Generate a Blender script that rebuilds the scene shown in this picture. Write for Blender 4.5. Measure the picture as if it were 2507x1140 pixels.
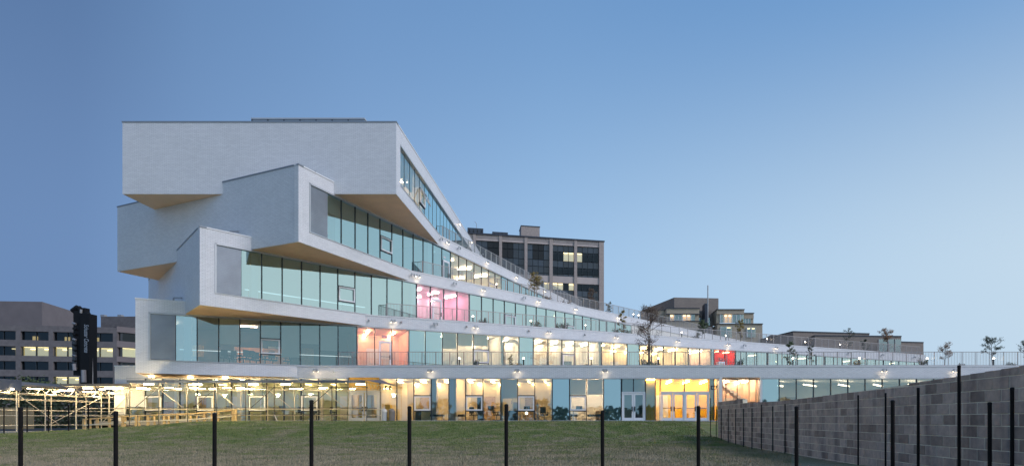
import bpy, math, random
import numpy as np
from mathutils import Vector, Matrix

random.seed(7)
rng = np.random.default_rng(7)
scn = bpy.context.scene
for o in list(bpy.data.objects):
    bpy.data.objects.remove(o)
col = scn.collection
R = math.radians
F, CX, HY = 1480.0, 1435.0, 1026.0            # focal length, principal column and horizon row of the photograph, in its pixels

# ------------------------------------------------------------------ camera
cam = bpy.data.cameras.new('camera')
cam.sensor_width = 36.0
cam.lens = 36.0 * F / 2507.0
cam.shift_x = (1253.5 - CX) / 2507.0
cam.shift_y = (HY - 570.0) / 2507.0
cam.clip_start = 0.1
cam.clip_end = 4000
camo = bpy.data.objects.new('camera', cam)
camo.rotation_euler = (R(90), 0, 0)
col.objects.link(camo)
scn.camera = camo

# ------------------------------------------------------------------ world: dusk sky, afterglow on the right
W = bpy.data.worlds.new('World')
scn.world = W
W.use_nodes = True
nt = W.node_tree
for n in list(nt.nodes):
    nt.nodes.remove(n)
SUN_AZ = R(103)      # to the right of the view and a little behind the camera
def wn(t, **k):
    n = nt.nodes.new(t)
    for a, b in k.items():
        setattr(n, a, b)
    return n
tc = wn('ShaderNodeTexCoord')
sep = wn('ShaderNodeSeparateXYZ')
nt.links.new(tc.outputs['Generated'], sep.inputs[0])
cmb = wn('ShaderNodeCombineXYZ')
nt.links.new(sep.outputs[0], cmb.inputs[0])
nt.links.new(sep.outputs[1], cmb.inputs[1])
nrm = wn('ShaderNodeVectorMath', operation='NORMALIZE')
nt.links.new(cmb.outputs[0], nrm.inputs[0])
dot = wn('ShaderNodeVectorMath', operation='DOT_PRODUCT')
nt.links.new(nrm.outputs[0], dot.inputs[0])
dot.inputs[1].default_value = (math.sin(SUN_AZ), math.cos(SUN_AZ), 0)
mr = wn('ShaderNodeMapRange')
mr.inputs[1].default_value = -1
mr.inputs[2].default_value = 1
nt.links.new(dot.outputs['Value'], mr.inputs[0])
def ramp(tree, pts, interp='LINEAR'):
    r = tree.nodes.new('ShaderNodeValToRGB')
    e = r.color_ramp.elements
    r.color_ramp.interpolation = interp
    while len(e) > 1:
        e.remove(e[-1])
    e[0].position = pts[0][0]; e[0].color = (*pts[0][1], 1)
    for p, c in pts[1:]:
        q = e.new(p); q.color = (*c, 1)
    return r
hor = ramp(nt, [(0, (0.133, 0.232, 0.433)), (.1, (0.158, 0.270, 0.494)), (.16, (0.219, 0.366, 0.618)), (.23, (0.275, 0.443, 0.700)), (.36, (0.352, 0.551, 0.803)), (.5, (0.433, 0.618, 0.824)), (.72, (0.551, 0.700, 0.834)), (.86, (0.673, 0.824, 0.906)), (1, (0.969, 1.030, 1.030))])
mid = ramp(nt, [(0, (0.081, 0.155, 0.325)), (.1, (0.092, 0.178, 0.358)), (.14, (0.127, 0.244, 0.465)), (.22, (0.151, 0.294, 0.549)), (.36, (0.162, 0.322, 0.594)), (.72, (0.135, 0.311, 0.610)), (1, (0.216, 0.366, 0.616))])
zen = ramp(nt, [(0, (0.092, 0.187, 0.374)), (1, (0.130, 0.275, 0.528))])
for r_ in (hor, mid, zen):
    nt.links.new(mr.outputs[0], r_.inputs[0])
m1 = wn('ShaderNodeMapRange', interpolation_type='SMOOTHSTEP')
m1.inputs[1].default_value = 0.19
m1.inputs[2].default_value = 0.62
nt.links.new(sep.outputs[2], m1.inputs[0])
m2 = wn('ShaderNodeMapRange', interpolation_type='SMOOTHSTEP')
m2.inputs[1].default_value = 0.5
m2.inputs[2].default_value = 1.0
nt.links.new(sep.outputs[2], m2.inputs[0])
mx1 = wn('ShaderNodeMix', data_type='RGBA')
mx2 = wn('ShaderNodeMix', data_type='RGBA')
nt.links.new(m1.outputs[0], mx1.inputs[0])
nt.links.new(hor.outputs[0], mx1.inputs[6])
nt.links.new(mid.outputs[0], mx1.inputs[7])
nt.links.new(m2.outputs[0], mx2.inputs[0])
nt.links.new(mx1.outputs[2], mx2.inputs[6])
nt.links.new(zen.outputs[0], mx2.inputs[7])
bg = wn('ShaderNodeBackground')
bg.inputs[1].default_value = 1.0
nt.links.new(mx2.outputs[2], bg.inputs[0])
out = wn('ShaderNodeOutputWorld')
nt.links.new(bg.outputs[0], out.inputs[0])

sun = bpy.data.lights.new('sun', 'SUN')
sun.energy = 1.7
sun.angle = R(20)
sun.color = (.93, .90, 1.0)
suno = bpy.data.objects.new('sun', sun)
LAMP_AZ = R(114)
d = Vector((math.sin(LAMP_AZ) * math.cos(R(38)), math.cos(LAMP_AZ) * math.cos(R(38)), math.sin(R(38))))
suno.rotation_euler = d.to_track_quat('Z', 'Y').to_euler()
col.objects.link(suno)

scn.view_settings.view_transform = 'Standard'
scn.view_settings.look = 'None'
scn.view_settings.exposure = 0.0
scn.view_settings.gamma = 1.0
scn.render.engine = 'CYCLES'
scn.cycles.use_denoising = True
scn.cycles.max_bounces = 8
scn.cycles.diffuse_bounces = 3
scn.cycles.glossy_bounces = 3
scn.cycles.transparent_max_bounces = 24
scn.cycles.sample_clamp_indirect = 6
scn.cycles.caustics_reflective = False
scn.cycles.caustics_refractive = False

# ------------------------------------------------------------------ materials
def newmat(name):
    m = bpy.data.materials.new(name)
    m.use_nodes = True
    t = m.node_tree
    for n in list(t.nodes):
        t.nodes.remove(n)
    o = t.nodes.new('ShaderNodeOutputMaterial')
    return m, t, o
def mat(name, c, rough=.6, metal=0., var=.12, scale=3., bump=0., bscale=40., rnd=0., spec=.5):
    m, t, o = newmat(name)
    b = t.nodes.new('ShaderNodeBsdfPrincipled')
    b.inputs['Roughness'].default_value = rough
    b.inputs['Metallic'].default_value = metal
    b.inputs['Specular IOR Level'].default_value = spec
    g = t.nodes.new('ShaderNodeNewGeometry')
    nz = t.nodes.new('ShaderNodeTexNoise')
    nz.inputs['Scale'].default_value = scale
    nz.inputs['Detail'].default_value = 5
    t.links.new(g.outputs['Position'], nz.inputs['Vector'])
    r_ = ramp(t, [(.25, tuple(x * (1 - var) for x in c)), (.75, tuple(min(1, x * (1 + var)) for x in c))])
    t.links.new(nz.outputs[0], r_.inputs[0])
    src = r_.outputs[0]
    if rnd:
        oi = t.nodes.new('ShaderNodeObjectInfo')
        mp = t.nodes.new('ShaderNodeMapRange')
        mp.inputs[3].default_value = 1 - rnd
        mp.inputs[4].default_value = 1 + rnd
        t.links.new(oi.outputs['Random'], mp.inputs[0])
        mm = t.nodes.new('ShaderNodeMix'); mm.data_type = 'RGBA'; mm.blend_type = 'MULTIPLY'
        mm.inputs[0].default_value = 1
        t.links.new(src, mm.inputs[6]); t.links.new(mp.outputs[0], mm.inputs[7])
        src = mm.outputs[2]
    t.links.new(src, b.inputs['Base Color'])
    if bump:
        n2 = t.nodes.new('ShaderNodeTexNoise')
        n2.inputs['Scale'].default_value = bscale
        n2.inputs['Detail'].default_value = 4
        t.links.new(g.outputs['Position'], n2.inputs['Vector'])
        bp = t.nodes.new('ShaderNodeBump')
        bp.inputs['Strength'].default_value = bump
        bp.inputs['Distance'].default_value = .02
        t.links.new(n2.outputs[0], bp.inputs['Height'])
        t.links.new(bp.outputs[0], b.inputs['Normal'])
    t.links.new(b.outputs[0], o.inputs[0])
    return m
def emit(name, c, s):
    m, t, o = newmat(name)
    e = t.nodes.new('ShaderNodeEmission')
    e.inputs[0].default_value = (*c, 1); e.inputs[1].default_value = s
    t.links.new(e.outputs[0], o.inputs[0])
    return m
def glassmat(name, tint=(.92, .93, .87), gloss=(.68, .95, 1.0), base=.21, wav=.006, power=1.0):
    m, t, o = newmat(name)
    tr = t.nodes.new('ShaderNodeBsdfTransparent'); tr.inputs[0].default_value = (*tint, 1)
    gl = t.nodes.new('ShaderNodeBsdfGlossy'); gl.inputs[0].default_value = (*gloss, 1); gl.inputs['Roughness'].default_value = .015
    fr = t.nodes.new('ShaderNodeFresnel'); fr.inputs[0].default_value = 1.55
    ad = t.nodes.new('ShaderNodeMath'); ad.operation = 'MULTIPLY_ADD'; ad.use_clamp = True
    t.links.new(fr.outputs[0], ad.inputs[0]); ad.inputs[1].default_value = power; ad.inputs[2].default_value = base
    g = t.nodes.new('ShaderNodeNewGeometry')
    nz = t.nodes.new('ShaderNodeTexNoise'); nz.inputs['Scale'].default_value = .9
    t.links.new(g.outputs['Position'], nz.inputs['Vector'])
    bp = t.nodes.new('ShaderNodeBump'); bp.inputs['Strength'].default_value = .25; bp.inputs['Distance'].default_value = wav
    t.links.new(nz.outputs[0], bp.inputs['Height'])
    t.links.new(bp.outputs[0], gl.inputs['Normal'])
    mx = t.nodes.new('ShaderNodeMixShader')
    t.links.new(ad.outputs[0], mx.inputs[0]); t.links.new(tr.outputs[0], mx.inputs[1]); t.links.new(gl.outputs[0], mx.inputs[2])
    t.links.new(mx.outputs[0], o.inputs[0])
    return m
def brickmat(name, c1, c2, mortar, bw=.30, bh=.085, ms=.007, rough=.45, var=.08):
    m, t, o = newmat(name)
    b = t.nodes.new('ShaderNodeBsdfPrincipled'); b.inputs['Roughness'].default_value = rough
    uv = t.nodes.new('ShaderNodeUVMap')
    br = t.nodes.new('ShaderNodeTexBrick')
    br.inputs['Color1'].default_value = (*c1, 1); br.inputs['Color2'].default_value = (*c2, 1); br.inputs['Mortar'].default_value = (*mortar, 1)
    br.inputs['Scale'].default_value = 1; br.inputs['Brick Width'].default_value = bw; br.inputs['Row Height'].default_value = bh
    br.inputs['Mortar Size'].default_value = ms; br.inputs['Mortar Smooth'].default_value = .1
    t.links.new(uv.outputs[0], br.inputs['Vector'])
    g = t.nodes.new('ShaderNodeNewGeometry')
    nz = t.nodes.new('ShaderNodeTexNoise'); nz.inputs['Scale'].default_value = .5; nz.inputs['Detail'].default_value = 9; nz.inputs['Roughness'].default_value = .7
    t.links.new(g.outputs['Position'], nz.inputs['Vector'])
    r_ = ramp(t, [(.3, (1 - var,) * 3), (.7, (1,) * 3)])
    t.links.new(nz.outputs[0], r_.inputs[0])
    mm = t.nodes.new('ShaderNodeMix'); mm.data_type = 'RGBA'; mm.blend_type = 'MULTIPLY'; mm.inputs[0].default_value = 1
    t.links.new(br.outputs[0], mm.inputs[6]); t.links.new(r_.outputs[0], mm.inputs[7])
    t.links.new(mm.outputs[2], b.inputs['Base Color'])
    bp = t.nodes.new('ShaderNodeBump'); bp.inputs['Strength'].default_value = .5; bp.inputs['Distance'].default_value = .006; bp.invert = True
    t.links.new(br.outputs['Fac'], bp.inputs['Height']); t.links.new(bp.outputs[0], b.inputs['Normal'])
    t.links.new(b.outputs[0], o.inputs[0])
    return m

M = {}
M['brick'] = brickmat('white_glazed_brick', (.84, .84, .85), (.76, .76, .77), (.50, .50, .51))
M['cap'] = mat('white_metal_coping', (.78, .78, .78), .4, 0, .04)
M['cap_g'] = mat('grey_metal_coping', (.26, .29, .33), .4, .2, .04)
M['soffit'] = mat('tan_soffit_panel', (.95, .66, .44), .6, 0, .06, 1.5, .2, 60)
M['metal'] = mat('light_grey_frame', (.52, .54, .56), .4, .3, .05)
M['vent'] = mat('pale_vent_frame', (.78, .80, .82), .4, 0, .03)
M['dark'] = mat('dark_mullion', (.035, .045, .055), .4, .3, .1)
M['louver'] = mat('grey_perforated_panel', (.30, .335, .38), .4, .4, .14, .9, .3, 90)
M['glass'] = glassmat('facade_glass')
M['glass_t'] = glassmat('sky_teal_facade_glass', (.62, .88, .91), (.70, .955, 1.0), .50)  # facade glass copy, stronger teal sky reflection put in for dim and blind-covered bays
M['glass_c'] = glassmat('clear_glass', (.96, .94, .90), (.8, .9, 1), .03)
M['glass_dk'] = glassmat('tower_glass', (.25, .28, .30), (.34, .42, .50), .04, .02, .8)
M['blind'] = mat('roller_shade', (.62, .66, .64), .9, 0, .05, 2)
M['blind_w'] = mat('beige_roller_shade', (.66, .64, .58), .9, 0, .05, 2)
for k_ in ('blind', 'blind_w'):
    t = M[k_].node_tree; b = next(n for n in t.nodes if n.type == 'BSDF_PRINCIPLED'); o = next(n for n in t.nodes if n.type == 'OUTPUT_MATERIAL')
    tr = t.nodes.new('ShaderNodeBsdfTranslucent'); tr.inputs[0].default_value = (.72, .72, .64, 1); mx = t.nodes.new('ShaderNodeMixShader'); mx.inputs[0].default_value = .4
    t.links.new(b.outputs[0], mx.inputs[1]); t.links.new(tr.outputs[0], mx.inputs[2]); t.links.new(mx.outputs[0], o.inputs[0])
M['white'] = mat('interior_white', (.80, .77, .70), .8, 0, .04)
M['dimwall'] = mat('darkened_room_wall', (.17, .175, .19), .9, 0, .2, .5)  # dark color stands in for the shade of unlit rooms
M['ceil'] = mat('interior_ceiling', (.74, .72, .68), .8, 0, .05)
M['floor'] = mat('interior_floor', (.30, .29, .27), .5, 0, .1)
M['slab'] = mat('terrace_slab', (.5, .5, .48), .8, 0, .15)
M['yellow'] = mat('yellow_paint', (.80, .56, .03), .5, 0, .05)
M['salmon'] = mat('salmon_paint', (.90, .43, .24), .6, 0, .05)
M['pink'] = mat('pink_paint', (.86, .36, .54), .6, 0, .05)
M['purple'] = mat('lilac_paint', (.34, .34, .52), .6, 0, .05)
M['red'] = mat('red_paint', (.85, .035, .02), .5, 0, .05)
M['cream'] = mat('cream_paint', (.80, .72, .52), .7, 0, .04)
M['green'] = mat('pale_green_wall', (.55, .60, .42), .8, 0, .04)
M['black'] = mat('black_metal', (.008, .008, .009), .6, 0, .2, 8, .3, 60, spec=.25)
M['rust'] = mat('black_post_paint', (.008, .0065, .006), .65, 0, .5, 14, .4, 90, spec=.2)
M['rail'] = mat('railing_metal', (.38, .36, .36), .45, .6, .08)
M['rail_w'] = mat('galvanised_post', (.50, .48, .46), .45, .5, .08)
M['door'] = mat('silver_door', (.78, .80, .84), .4, .1, .04)
M['scaf'] = mat('lit_galvanised_scaffold_tube', (.62, .57, .47), .45, .4, .18, 6)  # galvanised tube, warm lamp light put into its color
M['scaf_d'] = mat('shaded_scaffold_tube', (.055, .055, .055), .5, .4, .2, 6)  # same tube seen from its unlit side, shade put into the color
M['tarp'] = mat('grey_blue_tarpaulin', (.075, .095, .135), .6, 0, .15, 2, .5, 8)
M['tarpl'] = mat('taupe_tarpaulin', (.23, .20, .17), .65, 0, .2, 3, .5, 10)
M['wood'] = mat('pine_lumber', (.50, .36, .19), .7, 0, .25, 9, .3, 50)
M['bark'] = mat('tree_bark', (.13, .10, .085), .9, 0, .3, 20, .5, 60)
M['leaf_g'] = mat('green_leaves', (.075, .105, .04), .7, 0, .5, 7)
M['leaf_d'] = mat('dark_leaves', (.06, .085, .045), .7, 0, .5, 7)
M['leaf_y'] = mat('yellow_leaves', (.27, .20, .055), .7, 0, .5, 7)
M['leaf_o'] = mat('orange_leaves', (.27, .13, .05), .7, 0, .5, 7)
M['leaf_b'] = mat('dry_brown_leaves', (.13, .085, .055), .8, 0, .5, 7)
M['conc'] = mat('precast_concrete', (.155, .14, .14), .85, 0, .18, 1.2, .4, 12)
M['concl'] = mat('smooth_concrete_wall', (.185, .16, .16), .85, 0, .10, .5, .3, 12)
M['stone'] = mat('beige_precast', (.52, .44, .40), .8, 0, .1, .6, .3, 8)
M['stone_p'] = mat('speckled_pier', (.42, .35, .31), .85, 0, .2, 4, .4, 20)
M['roofm'] = mat('roof_edge_metal', (.06, .07, .09), .5, .3, .1)
M['tanb'] = brickmat('tan_brick', (.60, .49, .35), (.52, .43, .31), (.40, .35, .27), .5, .16, .015, .8, .12)
M['brnb'] = brickmat('grey_brown_brick', (.37, .30, .24), (.31, .25, .21), (.2, .18, .17), .5, .16, .015, .8, .12)
M['asphalt'] = mat('asphalt', (.075, .073, .072), .9, 0, .2, 3, .3, 60)
M['kerb'] = mat('concrete_edge', (.36, .34, .31), .8, 0, .15, 5)
M['bin'] = mat('pale_bin_plastic', (.42, .45, .50), .45, 0, .06)
M['bin_d'] = mat('dark_bin_plastic', (.16, .15, .15), .5, 0, .1)
M['fabric'] = mat('charcoal_fabric', (.035, .037, .042), .9, 0, .15, 20)
M['wht'] = mat('white_laminate', (.72, .71, .69), .5, 0, .03)
M['lit_w'] = emit('lamp_warm', (1, .65, .30), 80)
M['lit_n'] = emit('lamp_neutral', (1, .73, .47), 66)
M['lit_c'] = emit('cool_dim_glow', (.82, .95, 1), .95)
M['lit_p'] = emit('lamp_pink_room', (1, .75, .80), 28)
M['lit_o'] = emit('lamp_salmon_room', (1, .62, .40), 60)
M['lit_s'] = emit('lamp_scaffold', (1, .76, .42), 60)
M['lit_d'] = emit('lamp_dim', (1, .68, .34), 20)
M['spot'] = emit('floodlight_lens', (1, .78, .50), 22)
M['boll'] = emit('bollard_lamp_head', (1, .82, .58), 30)
M['sign'] = emit('exit_sign_face', (1, .16, .20), 2.2)
M['litwin'] = emit('tower_ceiling_lamp', (1, .78, .40), 5)

# ------------------------------------------------------------------ mesh helpers
WORLD = {}
class MB:
    def __init__(s): s.v = []; s.f = []; s.uv = []; s.m = []
    def face(s, pts, m=0, uv=None):
        i = len(s.v); s.v += [tuple(p) for p in pts]
        s.f.append(tuple(range(i, i + len(pts)))); s.m.append(m)
        if uv is None:
            a = Vector(pts[1]) - Vector(pts[0]); b = Vector(pts[-1]) - Vector(pts[0]); n = a.cross(b)
            ax = max(range(3), key=lambda k: abs(n[k]))
            if ax == 2: uv = [(p[0], p[1]) for p in pts]
            elif ax == 1: uv = [(p[0], p[2]) for p in pts]
            else: uv = [(p[1], p[2]) for p in pts]
        s.uv += uv
        return s
    def box(s, x0, x1, y0, y1, z0, z1, m=0):
        p = [(x, y, z) for z in (z0, z1) for y in (y0, y1) for x in (x0, x1)]
        for q in ((0, 2, 3, 1), (4, 5, 7, 6), (0, 1, 5, 4), (2, 6, 7, 3), (0, 4, 6, 2), (1, 3, 7, 5)):
            s.face([p[k] for k in q], m)
        return s
    def tube(s, a, b, r0, r1=None, n=6, m=0, cap=True):
        r1 = r0 if r1 is None else r1
        a = Vector(a); b = Vector(b); d = (b - a)
        if d.length < 1e-6: return s
        d.normalize()
        e = d.orthogonal().normalized(); g = d.cross(e)
        A = [a + (e * math.cos(2 * math.pi * k / n) + g * math.sin(2 * math.pi * k / n)) * r0 for k in range(n)]
        B = [b + (e * math.cos(2 * math.pi * k / n) + g * math.sin(2 * math.pi * k / n)) * r1 for k in range(n)]
        for k in range(n):
            j = (k + 1) % n
            s.face([A[k], A[j], B[j], B[k]], m)
        if cap:
            s.face(A[::-1], m); s.face(B, m)
        return s
    def lathe(s, prof, n=14, c=(0, 0), m=0):
        for (r0, z0), (r1, z1) in zip(prof, prof[1:]):
            for k in range(n):
                a0 = 2 * math.pi * k / n; a1 = 2 * math.pi * (k + 1) / n
                s.face([(c[0] + r0 * math.cos(a0), c[1] + r0 * math.sin(a0), z0), (c[0] + r0 * math.cos(a1), c[1] + r0 * math.sin(a1), z0),
                        (c[0] + r1 * math.cos(a1), c[1] + r1 * math.sin(a1), z1), (c[0] + r1 * math.cos(a0), c[1] + r1 * math.sin(a0), z1)], m)
        return s
    def prism(s, poly, z0, z1, ms=0, mb=0, mt=0):
        n = len(poly); acc = 0
        for k in range(n):
            a = poly[k]; b = poly[(k + 1) % n]
            L = math.hypot(b[0] - a[0], b[1] - a[1])
            s.face([(a[0], a[1], z0), (b[0], b[1], z0), (b[0], b[1], z1), (a[0], a[1], z1)], ms,
                   [(acc, z0), (acc + L, z0), (acc + L, z1), (acc, z1)])
            acc += L
        s.face([(p[0], p[1], z0) for p in poly][::-1], mb)
        s.face([(p[0], p[1], z1) for p in poly], mt)
        return s
    def mesh(s, name, mats):
        me = bpy.data.meshes.new(name)
        me.from_pydata(s.v, [], s.f)
        for x in (mats if isinstance(mats, (list, tuple)) else [mats]):
            me.materials.append(M[x] if isinstance(x, str) else x)
        me.polygons.foreach_set('material_index', s.m)
        u = me.uv_layers.new(name='UVMap')
        u.data.foreach_set('uv', [c for p in s.uv for c in p])
        me.update()
        return me
    def build(s, name, mats, parent=None, W=None, smooth=False):
        me = s.mesh(name, mats)
        if smooth: me.polygons.foreach_set('use_smooth', [True] * len(me.polygons))
        return link(name, me, parent, W)
def link(name, data, parent=None, W=None):
    o = bpy.data.objects.new(name, data)
    col.objects.link(o)
    W = Matrix.Identity(4) if W is None else W
    WORLD[o.name] = W
    if parent is not None:
        o.parent = parent
        o.matrix_basis = WORLD[parent.name].inverted() @ W
    else:
        o.matrix_basis = W
    return o
def tag(o, label=None, cat=None, group=None, kind=None):
    if label: o['label'] = label
    if cat: o['category'] = cat
    if group: o['group'] = group
    if kind: o['kind'] = kind
    return o
def thing(name, W, label, cat, group=None):
    o = link(name, None, None, W)
    o.empty_display_size = .2
    return tag(o, label, cat, group)
def dup(root, W, label, group=None):
    """a copy of a thing with copies of its parts and sub-parts"""
    r = root.copy(); col.objects.link(r); r.matrix_basis = W; WORLD[r.name] = W
    r['label'] = label
    if group: r['group'] = group
    for ch in list(root.children):
        c = ch.copy(); col.objects.link(c); c.parent = r
        for g in list(ch.children):
            e = g.copy(); col.objects.link(e); e.parent = c
    return r
def T3(x, y, z, rz=0, s=1.):
    return Matrix.Translation((x, y, z)) @ Matrix.Rotation(rz, 4, 'Z') @ Matrix.Scale(s, 4)
def P(px, py, Y):
    return Vector(((px - CX) / F * Y, Y, (HY - py) / F * Y))

# ------------------------------------------------------------------ terrain
ZF = -0.122                                    # ground floor of the school
cr_x = [-200, 0, 120, 240, 400, 480, 530, 3000]
cr_y = [1066, 1062, 1058, 1050, 1042, 1036, 1031.3, 1031.3]
def crest(X):
    px = CX + X / 41 * F
    return -(np.interp(px, cr_x, cr_y) - HY) / F * 41
def hl(X, Y):
    zc = crest(X)
    s = np.clip((Y - 26.5) / 14.0, 0, 1); s = s * s * (3 - 2 * s)
    b = .035 * np.sin(X * .45 + 1) * np.sin(Y * .38) + .02 * np.sin(X * 1.3 + Y * .9)
    return -1.12 + (zc + 1.12) * s + b * np.clip((42 - Y) / 6, 0, 1)
def grid(xs, ys, fn, name, m):
    X, Y = np.meshgrid(xs, ys); Z = fn(X, Y)
    v = np.stack([X, Y, Z], -1).reshape(-1, 3)
    nx, ny = len(xs), len(ys)
    i = (np.arange(ny - 1)[:, None] * nx + np.arange(nx - 1)[None]).reshape(-1)
    f = np.stack([i, i + 1, i + 1 + nx, i + nx], -1)
    me = bpy.data.meshes.new(name)
    me.from_pydata(v.tolist(), [], f.tolist())
    me.materials.append(M[m] if isinstance(m, str) else m)
    me.polygons.foreach_set('use_smooth', [True] * len(f))
    return link(name, me)

def grassmat(name, blade):
    m, t, o = newmat(name)
    b = t.nodes.new('ShaderNodeBsdfPrincipled'); b.inputs['Roughness'].default_value = .85; b.inputs['Specular IOR Level'].default_value = .15
    g = t.nodes.new('ShaderNodeNewGeometry')
    n1 = t.nodes.new('ShaderNodeTexNoise'); n1.inputs['Scale'].default_value = .8; n1.inputs['Detail'].default_value = 9; n1.inputs['Roughness'].default_value = .72
    n2 = t.nodes.new('ShaderNodeTexNoise'); n2.inputs['Scale'].default_value = 26; n2.inputs['Detail'].default_value = 4
    t.links.new(g.outputs['Position'], n1.inputs['Vector']); t.links.new(g.outputs['Position'], n2.inputs['Vector'])
    r1 = ramp(t, [(.36, (.34, .29, .21)), (.475, (.235, .225, .14)), (.56, (.185, .215, .085)), (.70, (.11, .165, .055))])
    sp = t.nodes.new('ShaderNodeSeparateXYZ'); t.links.new(g.outputs['Position'], sp.inputs[0])
    m_y = t.nodes.new('ShaderNodeMapRange'); m_y.inputs[1].default_value = 13; m_y.inputs[2].default_value = 34; m_y.inputs[3].default_value = -.13; m_y.inputs[4].default_value = .07
    t.links.new(sp.outputs[1], m_y.inputs[0])
    a1 = t.nodes.new('ShaderNodeMath'); t.links.new(n1.outputs[0], a1.inputs[0]); t.links.new(m_y.outputs[0], a1.inputs[1])
    t.links.new(a1.outputs[0], r1.inputs[0])
    r2 = ramp(t, [(.3, (.55, .55, .5)), (.7, (1.35, 1.35, 1.2))] if not blade else [(.3, (.8, .8, .8)), (.7, (1.45, 1.4, 1.25))])
    t.links.new(n2.outputs[0], r2.inputs[0])
    mm = t.nodes.new('ShaderNodeMix'); mm.data_type = 'RGBA'; mm.blend_type = 'MULTIPLY'; mm.inputs[0].default_value = 1
    t.links.new(r1.outputs[0], mm.inputs[6]); t.links.new(r2.outputs[0], mm.inputs[7])
    t.links.new(mm.outputs[2], b.inputs['Base Color'])
    if not blade:
        bp = t.nodes.new('ShaderNodeBump'); bp.inputs['Strength'].default_value = .8; bp.inputs['Distance'].default_value = .05
        t.links.new(n2.outputs[0], bp.inputs['Height']); t.links.new(bp.outputs[0], b.inputs['Normal'])
    t.links.new(b.outputs[0], o.inputs[0])
    return m
M['lawn'] = grassmat('lawn_soil_and_grass', False)
M['blade'] = grassmat('grass_blades', True)

g0 = MB().face([(-1500, -1500, -1.5), (1500, -1500, -1.5), (1500, 1500, -1.5), (-1500, 1500, -1.5)]).build('ground', mat('dry_ground', (.52, .47, .40), .9, 0, .25, .4))
tag(g0, kind='structure')
def text_mesh(cu):
    o = bpy.data.objects.new('text_tmp', cu); col.objects.link(o)
    bpy.context.view_layer.update()
    me = bpy.data.meshes.new_from_object(o.evaluated_get(bpy.context.evaluated_depsgraph_get()))
    bpy.data.objects.remove(o)
    return me
lawn = grid(np.linspace(-62, 22, 169), np.concatenate([np.linspace(-12, 26, 40), np.linspace(26.3, 44.7, 70)]), hl, 'lawn', 'lawn')
tag(lawn, kind='structure')
def lot(X, Y):
    return np.where(X < -36.5, -.93, ZF - .06) + 0 * Y
yard = grid(np.array([-95, -60, -36.6, -36.4, 0, 60, 90]), np.array([44.7, 46, 60, 110]), lot, 'pavement', 'asphalt')
tag(yard, kind='structure')
ks = MB()
ks.box(-36.4, 6.9, 44.72, 45.2, ZF - .3, ZF)
ko = ks.build('kerb', 'kerb'); tag(ko, kind='structure')
ks = MB(); ks.box(-60, -37, 42.9, 44.72, -1.3, -.86); ko = ks.build('path', 'kerb'); tag(ko, kind='structure')

# grass blades
NB = 260000
Yb = 12.5 + (44.6 - 12.5) * rng.random(NB) ** .9
kx = -1.02 + (1.02 + .34) * rng.random(NB)
Xb = kx * Yb
ok = (Xb < 6.6) & (Xb > -61)
Xb, Yb = Xb[ok], Yb[ok]
Zb = hl(Xb, Yb)
n = len(Xb)
hh = (.025 + .045 * rng.random(n)) * (1 + (rng.random(n) > .97) * .8)
ww = .006 + .0006 * Yb
an = rng.random(n) * math.pi
dx, dy = np.cos(an) * ww, np.sin(an) * ww
tl = .6 * hh
v = np.stack([np.stack([Xb - dx, Yb - dy, Zb - .01], -1), np.stack([Xb + dx, Yb + dy, Zb - .01], -1),
              np.stack([Xb + tl * (rng.random(n) - .5), Yb + tl * (rng.random(n) - .5), Zb + hh], -1)], 1).reshape(-1, 3)
me = bpy.data.meshes.new('grass')
me.vertices.add(3 * n); me.vertices.foreach_set('co', v.ravel())
me.loops.add(3 * n); me.loops.foreach_set('vertex_index', np.arange(3 * n))
me.polygons.add(n); me.polygons.foreach_set('loop_start', np.arange(n) * 3); me.polygons.foreach_set('loop_total', np.full(n, 3))
me.materials.append(M['blade']); me.update(); me.validate()
tag(link('grass', me), 'short patchy lawn grass, green near the building and dry brown in the low foreground', 'grass', kind='stuff')

# ------------------------------------------------------------------ the school: five fanned bars
Z_T = {0: ZF - .07, 1: 3.96, 2: 8.15, 3: 12.34, 4: 16.53, 5: 20.72}
BAND = .81
BAR = {1: (-35.3, 45.26, 0.), 2: (-30.5, 40.9, 26.2), 3: (-24.8, 38.8, 48.9), 4: (-18.7, 39.3, 70.3), 5: (-13.27, 42.24, 90.)}
LEN = {1: 84, 2: 82.3, 3: 80, 4: 60, 5: 37}
LB = {1: (-35.3, 64.), 2: (-39.6, 59.0), 3: (-38.95, 53.8), 4: (-36.6, 47.2), 5: (-32.4, 42.24)}   # far corner of each end wall
def U(n):
    a = R(BAR[n][2]); return math.cos(a), math.sin(a)
def FW(n):
    return Matrix.Translation((BAR[n][0], BAR[n][1], 0)) @ Matrix.Rotation(R(BAR[n][2]), 4, 'Z')
def tp(n, px, d=0.):
    """distance along facade n at which the sight line of a photo column meets its plane (d metres behind it)"""
    ux, uy = U(n); x = BAR[n][0] - uy * d; y = BAR[n][1] + ux * d; k = (px - CX) / F
    return (y * k - x) / (ux - uy * k)
def wp(n, t, d, z=0.):
    ux, uy = U(n); return Vector((BAR[n][0] + ux * t - uy * d, BAR[n][1] + uy * t + ux * d, z))
def zb(n): return Z_T[n] - BAND                      # underside of the band below terrace n = underside of bar n+1
SILL = {1: ZF, 2: Z_T[1] + .07, 3: Z_T[2] + .07, 4: Z_T[3] + .07, 5: Z_T[4] + .14}
HEAD = {1: zb(1), 2: zb(2), 3: zb(3), 4: zb(4), 5: 19.62}

school = thing('school_building', T3(0, 45.26, ZF), 'long white brick building of five fanned stacked bars with lit glass bands and planted terraces', 'school building')

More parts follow.
